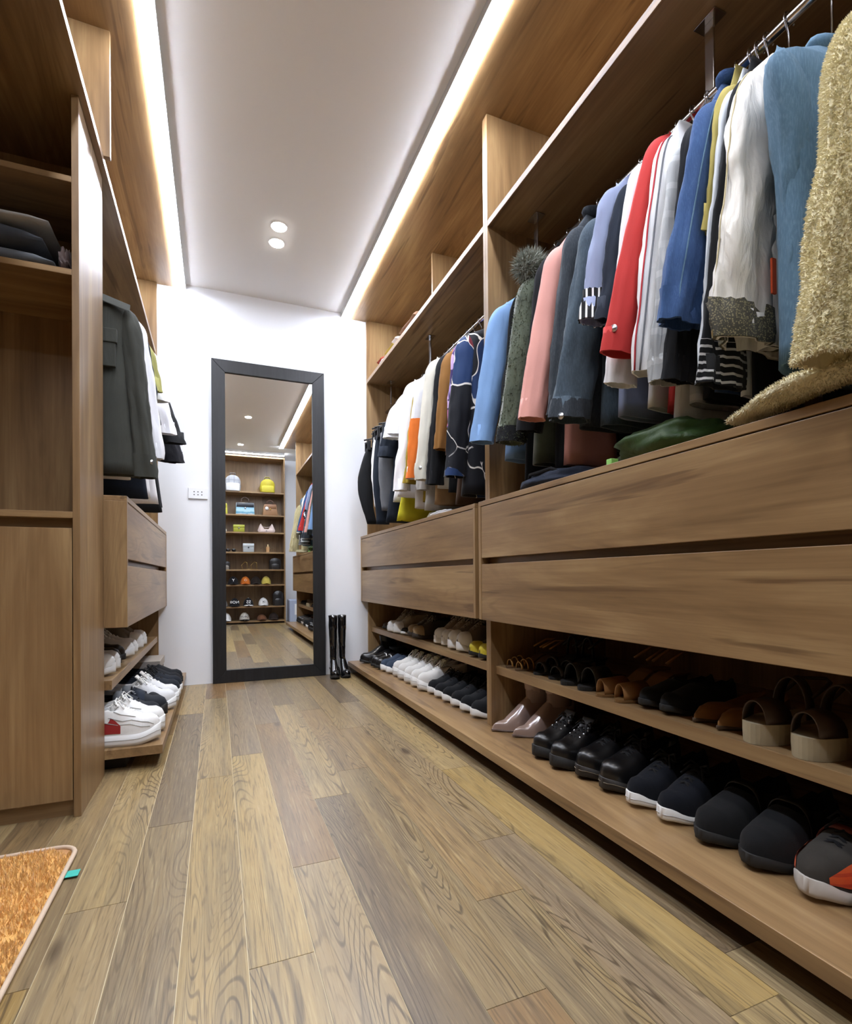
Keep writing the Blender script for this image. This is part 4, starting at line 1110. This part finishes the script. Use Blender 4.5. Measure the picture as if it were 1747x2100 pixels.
sandals('platform_sandal', two('platform sandal with a thick beige sole and brown straps'), 'sandal', [(1.008, 0.735, SZ), (1.008, 0.635, SZ)], 0.0, 'platform sandals', L=0.25, W=0.085, sole=0.042, solem=plat, straps=[(0.06, 0.28, 0.045, br_s), (0.5, 0.62, 0.085, br_s)], back=(br_s, 0.07))
sandals('jewelled_sandal', two('glittering jewelled sandal at the camera end of the shelf'), 'sandal', [(1.03, 0.545, SZ), (1.03, 0.46, SZ)], 0.0, 'jewelled sandals', L=0.24, W=0.075, sole=0.012, solem=rub_k, straps=[(0.08, 0.16, 0.035, plain('#b9a98a', .2, .9)), (0.3, 0.36, 0.05, lea_k)])
pair('court_shoe', '', 'shoe', [(1.03, y, SZ) for y in (0.36, 0.27, 0.17, 0.08)], 0.0, 'dark court shoes at the camera end', ['dark grey court shoe on the shelf, %s from the open end' % q for q in ('fourth', 'third', 'second', 'first')], L=0.24, W=0.074, upper=felt_k, solem=rub_k, sole=0.008, toe_h=.035, mid_h=.06, col_h=.06)

# far right wardrobe, on the platform
pair('ankle_boot', '', 'boot', [(0.895, 3.405, PZ)], 0.0, None, ['black ankle boot at the very end of the platform beside the mirror wall'], L=0.26, W=0.085, upper=lea_k, solem=rub_k, sole=0.010, heel=0.03, shaft=0.14)
pair('ankle_boot', '', 'boot', [(0.935, 3.31, PZ)], 0.0, None, ['black boot with a pale blue lining next to the end boot'], L=0.26, W=0.085, upper=lea_k, solem=rub_k, sole=0.012, shaft=0.10, shaftm=plain('#3b4650', .6))
pair('loafer', '', 'shoe', [(0.918, 3.215, PZ), (0.925, 3.135, PZ)], 0.0, 'black loafers with silver bars', two('black loafer with a silver bar far down the platform'), L=0.26, W=0.076, upper=lea_k, solem=rub_k, sole=0.012, strap=[(silver, .36, .012, .001)])
navy_s = cloth('#3d4a5e', 0.85, 0.08)
pair('slip_on', '', 'sneaker', [(0.932, 3.05, PZ), (0.940, 2.965, PZ)], 0.02, 'blue slip-ons', two('slate blue slip-on with a white sole'), L=0.26, W=0.082, upper=navy_s, solem=rub_w, sole=0.022, bumper=True, toe_h=.045)
wk = dict(groove=plain('#a5a5a2', .7), L=0.27, W=0.088, upper=mesh_w, solem=rub_w, sole=0.034, bumper=True, laces=lace_w, tongue=cloth('#b9b79c', .9), toe_h=0.05, mid_h=0.09, col_h=.1)
ords = ('first', 'second', 'third', 'fourth', 'fifth', 'sixth')
pair('chunky_sneaker', '', 'sneaker', [(0.948, 2.86, PZ), (0.945, 2.76, PZ), (0.945, 2.655, PZ), (0.945, 2.55, PZ), (0.944, 2.45, PZ)], 0.0, 'white laced sneakers', ['chunky white laced sneaker, %s counted from the mirror wall' % ords[i] for i in range(5)], **wk)
pair('sneaker', '', 'sneaker', [(0.965, y, PZ) for y in (2.365, 2.275, 2.185, 2.09, 1.995, 1.895)], 0.0, 'black sneakers with white soles', ['black fabric sneaker with a white rim sole, %s counted from the white sneakers' % ords[i] for i in range(6)], L=0.27, W=0.086, upper=cloth('#1b1d21', .92, .15), solem=rub_w, sole=0.016, bumper=True, toe_h=0.045, mid_h=.085, laces=lace_k)

# far right wardrobe, on the shoe shelf
pair('canvas_shoe', '', 'sneaker', [(0.99, 3.085, SZ), (1.0, 3.00, SZ)], 0.03, 'beige high-tops', two('beige canvas sneaker with a white rubber toe'), L=0.26, W=0.08, upper=canvas_b, solem=rub_w, sole=0.022, bumper=True, toecap=rub_w, laces=cloth('#8d8272'), toe_h=.042, mid_h=.1, col_h=.12)
pair('canvas_shoe', '', 'sneaker', [(1.018, 2.79, SZ), (1.012, 2.695, SZ)], 0.02, 'brown-toed sneakers', two('dark sneaker with a tan toe and tied laces'), L=0.26, W=0.082, upper=cloth('#4a423a', .9), solem=plain('#3a3028', .6), sole=0.018, toecap=plain('#9c8665', .7), laces=cloth('#7d7364'), toe_h=.045, mid_h=.09, col_h=.1)
pair('ballet_flat', '', 'shoe', [(1.02, 3.28, SZ), (1.02, 3.195, SZ)], 0.0, 'dark flats at the end of the shelf', two('dark brown flat at the mirror end of the shelf'), L=0.24, W=0.074, upper=plain('#3c2c20', .5), solem=rub_k, sole=0.008, toe_h=.03, mid_h=.05, col_h=.05)
pair('pump', '', 'shoe', [(1.015, 2.905, SZ)], 0.0, None, ['low black pump with a white edge between the canvas sneakers'], L=0.24, W=0.07, upper=lea_k, solem=rub_w, sole=0.008, toe_h=.03, mid_h=.045, col_h=.05)
pair('canvas_shoe', '', 'sneaker', [(1.03, 2.43, SZ), (1.03, 2.335, SZ)], 0.02, 'grey-beige laced sneakers', two('grey-beige laced sneaker with a white toe, of the far pair'), L=0.27, W=0.086, upper=cloth('#8a7f72', .9, .1), solem=rub_w, sole=0.024, bumper=True, toecap=rub_w, laces=cloth('#a39a8c'), toe_h=.05, mid_h=.11, col_h=.12)
pair('canvas_shoe', '', 'sneaker', [(1.015, 2.225, SZ), (1.015, 2.13, SZ)], 0.02, 'brown laced sneakers', two('brown-grey laced sneaker with a white toe, of the near pair'), L=0.27, W=0.09, upper=cloth('#6b5f54', .9, .1), solem=rub_w, sole=0.026, bumper=True, toecap=rub_w, laces=cloth('#8f8577'), toe_h=.055, mid_h=.11, col_h=.12)
pair('slip_on', '', 'sneaker', [(1.005, 1.985, SZ), (1.005, 1.895, SZ)], 0.0, 'yellow-toed slip-ons', two('slip-on with a bright yellow toe beside the divider'), L=0.25, W=0.084, upper=cloth('#5b5348', .9), solem=rub_k, sole=0.012, toecap=plain('#c9b832', .6), toe_h=.045, mid_h=.07, col_h=.07)

# left wardrobe: toes point to the aisle (+x)
pair('running_shoe', '', 'sneaker', [(-0.190, 2.215, PZ), (-0.195, 2.105, PZ)], PI, 'white and red chunky runners', two('chunky white sneaker with red heel panels'), L=0.28, W=0.10, upper=cloth('#e8e8e6', .6, .02), solem=rub_w, sole=0.036, bumper=True, laces=lace_w, toe_h=0.052, mid_h=0.10, col_h=.11, patch=(plain('#9c2b2b', .5), 0.42, 0.88, 0.02, 0.42), groove=plain('#a5a5a2', .7), lines=(plain('#a9aaa8', .7), [[(.06, .15), (.12, .32), (.2, .42), (.3, .42), (.4, .30), (.55, .22)], [(.1, .1), (.2, .2), (.32, .26), (.45, .18), (.6, .12)], [(.26, .62), (.34, .55), (.42, .5), (.5, .45)]]))
bs = thing('strap_shoe', 'black sneaker with a lettered white strap on the left platform', 'sneaker', (-0.215, 2.34, PZ + .0006), PI)
shoe_parts(bs, L=0.28, W=0.102, upper=cloth('#22252b', .8), solem=rub_k, sole=0.030, bumper=True, toe_h=0.05, mid_h=0.095, strap=[(cloth('#2c3340', .8), .36, .045, .002), (cloth('#6e7277', .8), .52, .03, .004)])
for i in range(6):
    a = -0.9 + 0.25 * i
    q = 0.335 + 0.012 * i
    MB().box(-.0035, .0035, -.004, .004, 0, .0012).xf(lambda x, y, z, a=a, q=q: (0.28 * q + x, 0.046 * math.sin(a) + y * math.cos(a), 0.135 - 0.030 * (1 - math.cos(a)) * 1.6 - 0.0 + z - abs(y) * 0)).build('letter', plain('#e8e8e8', .6), bs)
dup(bs, (-0.20, 2.45, PZ + .0006), PI, 'black sneaker with a grey strap behind the lettered one')
pair('running_shoe', '', 'sneaker', [(-0.175, 2.575, PZ), (-0.170, 2.685, PZ)], PI, 'white and black trainers', ['white trainer with black patches, the nearer of two on the left platform', 'white trainer with black patches, the farther of two on the left platform'], L=0.28, W=0.10, upper=cloth('#d9dadb', .7, .04), solem=rub_w, sole=0.03, bumper=True, laces=lace_w, tongue=lace_w, toe_h=0.05, mid_h=0.10, patch=(plain('#24262b', .6), 0.14, 0.40, 0.05, 0.5), toecap=None, groove=plain('#55585c', .7))
pair('running_shoe', '', 'sneaker', [(-0.172, 2.83, PZ), (-0.170, 2.94, PZ)], PI, 'black runners', ['navy black running shoe with a white wedge sole, the nearer one', 'navy black running shoe with a white wedge sole, the farther one'], L=0.28, W=0.098, upper=cloth('#1b2029', .8, .15), solem=rub_w, sole=0.022, laces=lace_k, toe_h=0.055, mid_h=0.10, tongue=lace_k)
pair('running_shoe', '', 'sneaker', [(-0.18, 3.06, PZ), (-0.18, 3.17, PZ)], PI, 'black slip sneakers', ['black sneaker behind the navy runners, the nearer one', 'black sneaker behind the navy runners, nearest the shoe box'], L=0.27, W=0.095, upper=cloth('#16181d', .8), solem=rub_k, sole=0.022, toe_h=0.05, mid_h=0.095)
pair('canvas_shoe', '', 'sneaker', [(-0.345, 2.16, SZ), (-0.345, 2.26, SZ)], PI, 'pale grey sneakers', ['pale grey sneaker with a white toe on the left shoe shelf, the nearer one', 'pale grey sneaker with a white toe on the left shoe shelf, the farther one'], L=0.27, W=0.09, upper=cloth('#b7b4ad', .85), solem=rub_w, sole=0.022, bumper=True, toecap=rub_w, toe_h=.045, mid_h=.08)
pair('loafer', '', 'shoe', [(-0.36, 2.38, SZ), (-0.36, 2.49, SZ)], PI, 'black shoes on the left shelf', ['black shoe on the left shoe shelf beside the grey sneakers', 'black shoe on the left shoe shelf beside the white sneakers'], L=0.26, W=0.088, upper=lea_k, solem=rub_k, sole=0.016)
pair('canvas_shoe', '', 'sneaker', [(-0.345, 2.62, SZ), (-0.345, 2.73, SZ)], PI, 'white sneakers on the left shelf', ['white sneaker with laces on the left shoe shelf, the nearer one', 'white sneaker with laces on the left shoe shelf, the farther one'], L=0.27, W=0.09, upper=mesh_w, solem=rub_w, sole=0.022, bumper=True, laces=lace_w, toe_h=.045, mid_h=.08)
pair('canvas_shoe', '', 'sneaker', [(-0.342, 2.90, SZ), (-0.342, 3.03, SZ)], PI, 'taupe sneakers', ['taupe high sneaker with a white toe under the left drawers, the nearer one', 'taupe high sneaker with a white toe under the left drawers, the farther one'], L=0.27, W=0.094, upper=cloth('#7d756c', .9), solem=rub_w, sole=0.024, bumper=True, toecap=rub_w, toe_h=.05, mid_h=.11, col_h=.12)
t = thing('shoe_box', 'taupe cardboard shoe box with a paler lid on the left platform', 'box', (-0.47, 3.36, PZ + .0005))
MB().box(-0.17, 0.17, -0.125, 0.125, 0, 0.105).build('carton', plain('#6d665e', .8), t, bevel=.002)
MB().box(-0.175, 0.175, -0.13, 0.13, 0.078, 0.122).build('lid', plain('#b3aaa0', .7), t, bevel=.002)

# ------------------------------------------------------------------ rug
def rug():
    t = thing('rug', 'orange shaggy rug with a cream edge on the floor at the left', 'rug', (-0.75, 1.28, 0.0005))
    off = Vector((-0.75, 1.28, 0))
    x1, y1, x0, y0, r = -0.318, 1.505, -1.25, 0.55, 0.045
    base = [(x0, y0), (x1, y0)] + [(x1 - r + r * math.cos(a), y1 - r + r * math.sin(a)) for a in [PI / 2 * i / 6 for i in range(7)]] + [(x0, y1)]
    pts = [(p[0] - off.x, p[1] - off.y) for p in base]
    MB().loft([[(x, y, 0) for x, y in pts], [(x, y, 0.006) for x, y in pts]]).build('backing', plain('#b98a5a', .9), t)
    n = 60
    g = MB()
    nx, ny = 46, 46
    def inside(x, y): return not (x > x1 - r and y > y1 - r and (x - x1 + r) ** 2 + (y - y1 + r) ** 2 > r * r)
    for i in range(nx):
        for j in range(ny):
            xa, xb = x0 + (x1 - .006 - x0) * i / nx, x0 + (x1 - .006 - x0) * (i + 1) / nx
            ya, yb = y0 + (y1 - .006 - y0) * j / ny, y0 + (y1 - .006 - y0) * (j + 1) / ny
            if not inside((xa + xb) / 2 + .012, (ya + yb) / 2 + .012): continue
            b = len(g.v); g.v += [(xa - off.x, ya - off.y, .008), (xb - off.x, ya - off.y, .008), (xb - off.x, yb - off.y, .008), (xa - off.x, yb - off.y, .008)]; g.f.append((b, b + 1, b + 2, b + 3))
    pb = g.build('pile_base', cloth('#d9a862', .95, .1, weave=90), t)
    fur(pb, 60000, 0.012, cloth('#e3b870', .95, .15, weave=60, sheen=.4), t, 'pile', 5, 0.0018, -0.5)
    loop = [(x, y, .008) for x, y in pts]
    MB().tube(loop + [loop[0]], 0.0055, 8).build('edging', cloth('#cdb7a0', .9), t, True)
    tg = MB().box(0, 0.032, 0, 0.028, 0, .0012).build('care_label', plain('#3fb7a8', .6), t)
    tg.location = (x1 - off.x - 0.003, 1.355 - off.y, 0.004)
rug()

# ------------------------------------------------------------------ bag shelves behind the camera (seen in the mirror)
XS0, XS1, YF, YB_ = -1.3, 0.945, -0.86, -1.20
u = thing('shelving', 'tall oak display shelving for bags and caps seen in the mirror', 'shelves', (-0.2, YB_, 0))
for xa in (XS0, XS1 - .018): pbox(u, 'side_panel', wood_v, xa, xa + .018, YB_, YF, 0.0, 2.42)
pbox(u, 'back_panel', wood_v, XS0, XS1, YB_ - .012, YB_, 0, 2.42, 0)
pbox(u, 'top_panel', wood_x, XS0, XS1, YB_, YF, 2.42, 2.44)
levels = [1.92, 1.585, 1.332, 1.042, 0.79, 0.57, 0.255, 0.045]
for z in levels: pbox(u, 'shelf', wood_x, XS0 + .018, XS1 - .018, YB_, YF - .001, z - .02, z)
pbox(u, 'kickboard', plain('#2b2018', .7), XS0 + .018, XS1 - .018, YB_, YF - .03, 0, .025, 0)
YS = -0.93
def dome(w, h, k=0.5, n=10):
    pts = [(-w / 2, 0), (w / 2, 0), (w / 2 * 1.0, h * (1 - k))]
    pts += [(w / 2 * math.cos(a), h * (1 - k) + h * k * math.sin(a)) for a in [PI * i / n for i in range(1, n)]]
    return pts + [(-w / 2, h * (1 - k))]
def backpack(label, x, z, w, h, d, m, m2, hm):
    t = thing('backpack', label, 'bag', (x, YS, z + .0006))
    MB().prism(dome(w, h, .42), -d / 2, d / 2, .012).build('body', m, t, True)
    MB().prism(dome(w * .86, h * .48, .12), d / 2 - .004, d / 2 + .035, .006).build('pocket', m2, t, True)
    MB().tube([(-.04, -.02, h - .006), (-.03, -.02, h + .035), (.03, -.02, h + .035), (.04, -.02, h - .006)], .009, 8).build('handle', hm, t, True)
    for s_ in (1, -1): MB().tube([(s_ * w * .35, -d / 2, h * .8), (s_ * w * .52, -d * .7, h * .4), (s_ * w * .45, -d / 2, .02)], .008, 8).build('shoulder_strap', hm, t, True)
backpack('silver quilted mini backpack on the top bag shelf', 0.22, 1.92, .21, .23, .11, cloth('#a9abb0', .4, kind='plaid', col2='#7e8086'), cloth('#dcdee2', .35), plain('#5a5450', .5))
backpack('bright yellow mini backpack on the top bag shelf', 0.70, 1.92, .20, .20, .11, plain('#b8aa20', .5), plain('#d6c93a', .5), plain('#8d8030', .5))
def handbag(label, x, z, w, h, d, m, flapm, hm, hh=.09, trim=None, top=.8, charm=None):
    t = thing('handbag', label, 'bag', (x, YS, z + .0006))
    MB().prism([(-w / 2, 0), (w / 2, 0), (w / 2 * top, h), (-w / 2 * top, h)], -d / 2, d / 2, .01).build('body', m, t, True)
    MB().prism([(-w / 2 * top, h * .62), (w / 2 * top, h * .62), (w / 2 * top * .98, h * 1.01), (-w / 2 * top * .98, h * 1.01)], d / 2 - .008, d / 2 + .004, .003).build('flap', flapm, t, True)
    if hh: MB().tube([(-w * .2, 0, h - .01), (-w * .19, 0, h + hh * .7), (0, 0, h + hh), (w * .19, 0, h + hh * .7), (w * .2, 0, h - .01)], .009, 8).build('handle', hm, t, True)
    MB().tube([(0, d / 2 + .002, h * .55), (0, d / 2 + .01, h * .55)], .012, 14).build('clasp', charm or goldm, t, True)
    return t
blue_g, nt, b = newmat('painted_sea')
v, oi = coords(nt, False)
sx = nd(nt, 'ShaderNodeSeparateXYZ', {0: v})
nt.links.new(ramp(nt, mathn(nt, 'ADD', sx.outputs[2], mathn(nt, 'MULTIPLY', noiset(nt, v, 18.0, 3), .05)), [(0.03, lin('#e8eef2')), (0.05, lin('#5aa9d0')), (0.08, lin('#bfe0ec')), (0.13, lin('#7fb6d6')), (0.19, lin('#e6e9ea'))]), b.inputs['Base Color'])
handbag('white and sea blue painted handbag with a dark flap', 0.385, 1.585, .26, .17, .12, blue_g, plain('#2a2f38', .4), plain('#5a4a40', .5), .09, top=.92, charm=silver)
t = handbag('tan leather handbag with a top handle and round white charm', 0.735, 1.585, .22, .16, .11, plain('#a07a58', .5), plain('#8c6546', .5), plain('#6d4d38', .5), .07, top=.78)
MB().tube([(-.05, .06, .10), (-.05, .068, .10)], .025, 20).build('charm', plain('#f0f0f0', .4), t, True)
handbag('lime yellow handbag at the left end of the second bag shelf', 0.09, 1.585, .12, .15, .1, plain('#c9c64a', .5), plain('#bdb93f', .5), plain('#8d8a38', .5), .06)
handbag('chartreuse clutch with a silver clasp on the third bag shelf', 0.30, 1.332, .155, .105, .05, plain('#a9ac3c', .5), plain('#b1b445', .5), blackm, 0, top=1.0, charm=silver)
handbag('pale grey clutch with a scalloped flap on the fourth bag shelf', 0.43, 1.042, .155, .125, .05, plain('#b9c2c8', .45), plain('#c9d1d6', .45), blackm, 0, top=1.0, charm=plain('#5a5c60', .3, 1))
t = thing('hobo_bag', 'pale pink hobo bag sagging in the middle on the third bag shelf', 'bag', (0.68, YS, 1.3326))
MB().prism([(-.125, .03), (-.11, 0), (.11, 0), (.125, .03), (.095, .105), (.08, .13), (.06, .09), (.03, .05), (-.03, .05), (-.06, .09), (-.08, .13), (-.095, .105)], -.04, .04, .006).build('body', cloth('#cbb9b4', .6), t, True)
MB().tube([(-.08, 0, .12), (-.05, 0, .085), (0, 0, .075), (.05, 0, .085), (.08, 0, .12)], .006, 8).build('strap', cloth('#b3a09a', .6), t, True)
MB().tube([(0, .04, .03), (0, .046, .03)], .008, 12).build('stud', silver, t, True)
handbag('small cream purse at the left end of the third bag shelf', 0.10, 1.332, .08, .04, .05, plain('#d9d2c0', .5), plain('#cfc8b4', .5), blackm, 0)
t = thing('perfume_bottle', 'small amber bottle between twisted stems on the fourth bag shelf', 'bottle', (0.70, YS, 1.0426))
MB().box(-.022, .022, -.012, .012, 0, .085).build('glass', plain('#c49a6c', .15), t, bevel=.003)
MB().box(-.009, .009, -.009, .009, .085, .118).build('stopper', plain('#d9c08a', .3), t, bevel=.002)
for s_ in (1, -1): MB().tube([(s_ * .024, 0, .02), (s_ * .06, 0, .085), (s_ * .10, 0, .055)], .003, 6).build('stem', plain('#7d6b50', .5), t, True)
t = thing('sunglasses', 'dark sunglasses lying at the left of the fourth bag shelf', 'sunglasses', (0.19, YS, 1.0426))
for s_ in (1, -1):
    MB().prism([(s_ * .038 + .030 * math.cos(a), .026 + .024 * math.sin(a)) for a in [2 * PI * i / 14 for i in range(14)]], .02, .026, .002).build('lens', plain('#121214', .1), t, True)
    MB().tube([(s_ * .066, .022, .035), (s_ * .068, -.09, .03), (s_ * .066, -.11, .01)], .003, 6).build('temple', blackm, t, True)
MB().tube([(-.01, .024, .034), (.01, .024, .034)], .003, 6).build('bridge', blackm, t, True)
t = thing('necklace_stand', 'thin curling brass jewellery stand on the fifth shelf', 'stand', (0.44, YS, 0.7906))
MB().tube([(-.12, 0, .003), (.12, 0, .003)], .003, 6).build('base', goldm, t, True)
for k, s_ in enumerate((-.09, .04)): MB().tube([(s_, 0, .003), (s_ - .02, 0, .06), (s_ + .03, 0, .11), (s_ + .06, 0, .10), (s_ + .065, 0, .02)], .004, 6).build('arm', goldm, t, True)
def box_thing(name, label, cat, x, z, w, h, d, m, m2):
    t = thing(name, label, cat, (x, YS, z + .0006))
    MB().prism(dome(w, h, .3), -d / 2, d / 2, .01).build('body', m, t, True)
    MB().prism(dome(w * .7, h * .5, .3), d / 2 - .002, d / 2 + .012, .004).build('pocket', m2, t, True)
box_thing('pouch', 'round black leather pouch on the fifth shelf', 'bag', 0.80, 0.79, .16, .17, .08, plain('#1e1c1d', .4), plain('#2a2828', .4))
box_thing('pouch', 'dark framed pouch at the left of the fifth shelf', 'bag', 0.13, 0.79, .09, .12, .06, plain('#2e2b2a', .5), plain('#8c8780', .4))
box_thing('pouch', 'tall black bag on the shelf with the white cap', 'bag', 0.84, 0.255, .15, .22, .12, plain('#17171a', .35), plain('#232327', .35))

def text_mesh(body, size, m, parent, loc, ry=0.0, depth=.0015):
    cu = bpy.data.curves.new('embroidery', 'FONT'); cu.body = body; cu.size = size; cu.extrude = depth; cu.align_x = 'CENTER'; cu.align_y = 'CENTER'
    tmp = bpy.data.objects.new('tmp_text', cu); COL.objects.link(tmp)
    dg = bpy.context.evaluated_depsgraph_get()
    me = bpy.data.meshes.new_from_object(tmp.evaluated_get(dg))
    bpy.data.objects.remove(tmp); bpy.data.curves.remove(cu)
    me.materials.clear(); me.materials.append(m)
    o = bpy.data.objects.new('embroidery', me); COL.objects.link(o); o.parent = parent
    o.location = loc; o.rotation_euler = (PI / 2 - .5, 0, PI)      # reads from the aisle (+y)
    return o
def cap(label, x, z, m, brim, txt=None, tm=None, ts=.05, rz=0.0, crown=.115):
    t = thing('baseball_cap', label, 'cap', (x, YS - .03, z + .0006), rz, 'caps on the shelves')
    MB().sphere((0, 0, .004), .072, .090, crown, 20, 9, half=True).build('crown', m, t, True)
    rings = []
    for i in range(7):
        k = i / 6
        y = .055 + .095 * k
        w = .068 * math.sqrt(max(.05, 1 - k ** 2.4))
        rings.append([(w * (-1 + 2 * j / 8), y - .02 * abs(-1 + 2 * j / 8) ** 2, .027 - .016 * abs(-1 + 2 * j / 8) ** 2 - .004 * k) for j in range(9)])
    o = MB().loft(rings, False, False, False).build('brim', brim, t, True)
    md = o.modifiers.new('thick', 'SOLIDIFY'); md.thickness = .004
    MB().sphere((0, 0, crown + .003), .008, .008, .005, 10, 5).build('button', brim, t, True)
    if txt: text_mesh(txt, ts, tm, t, (0, .084, crown * .55))
    return t
kb_, wh_ = cloth('#16161a', .9), cloth('#e0e0e0', .9)
cap('black cap with a white emblem on the sixth shelf', 0.22, 0.57, kb_, kb_, 'Y', plain('#e8e8e8'), .06)
cap('orange cap with a pale front on the sixth shelf', 0.385, 0.57, cloth('#c46a22', .9), cloth('#b85f1c', .9), 'O', plain('#e7d3c0'), .05)
cap('dark brown cap between the orange and yellow caps', 0.53, 0.57, cloth('#241c18', .9), cloth('#241c18', .9))
cap('yellow cap at the end of the sixth shelf', 0.675, 0.57, cloth('#b9a850', .9), cloth('#b3a14a', .9))
cap('black cap with wide white lettering on the seventh shelf', 0.235, 0.255, kb_, kb_, 'NOII', plain('#e8e8e8'), .058)
cap('black cap with a large white monogram and white brim', 0.425, 0.255, kb_, wh_, 'SS', plain('#e8e8e8'), .07)
cap('white cap with a small black monogram on the seventh shelf', 0.635, 0.255, wh_, wh_, 'IX', plain('#2a2a2e'), .045)
cap('white cap with dark lettering on the bottom shelf', 0.37, 0.045, cloth('#cfcbc2', .9), kb_, 'COUN', plain('#2a2a2e'), .036)
cap('pale grey cap at the left of the bottom shelf', 0.12, 0.045, wh_, wh_)
cap('rust brown cap on the bottom shelf', 0.61, 0.045, cloth('#6b4630', .9), cloth('#5b3a28', .9), crown=.08)
cap('dark brown cap on the bottom shelf nearest the white wall', 0.78, 0.045, cloth('#2c211c', .9), cloth('#2c211c', .9), crown=.1)
cap('grey cap at the left of the seventh shelf', 0.07, 0.255, cloth('#8d8a86', .9), cloth('#8d8a86', .9))

# pale blue appliance box in the corner beyond the wardrobe end
t = thing('water_dispenser', 'pale blue appliance standing by the wardrobe end, seen in the mirror', 'appliance', (1.13, -0.9, 0))
MB().box(-.14, .14, -.14, .14, .012, .34).build('housing', plain('#aab6d2', .4), t, bevel=.012)
MB().box(-.07, .07, .14, .146, .12, .28).build('front_label', plain('#eef1f8', .5), t, bevel=.002)
MB().box(-.03, .05, .146, .148, .13, .155).build('label_bar', plain('#3a56a0', .5), t)
for sx_ in (-.1, .1):
    for sy_ in (-.1, .1): MB().tube([(sx_, sy_, 0), (sx_, sy_, .014)], .018, 10).build('foot', blackm, t, True)
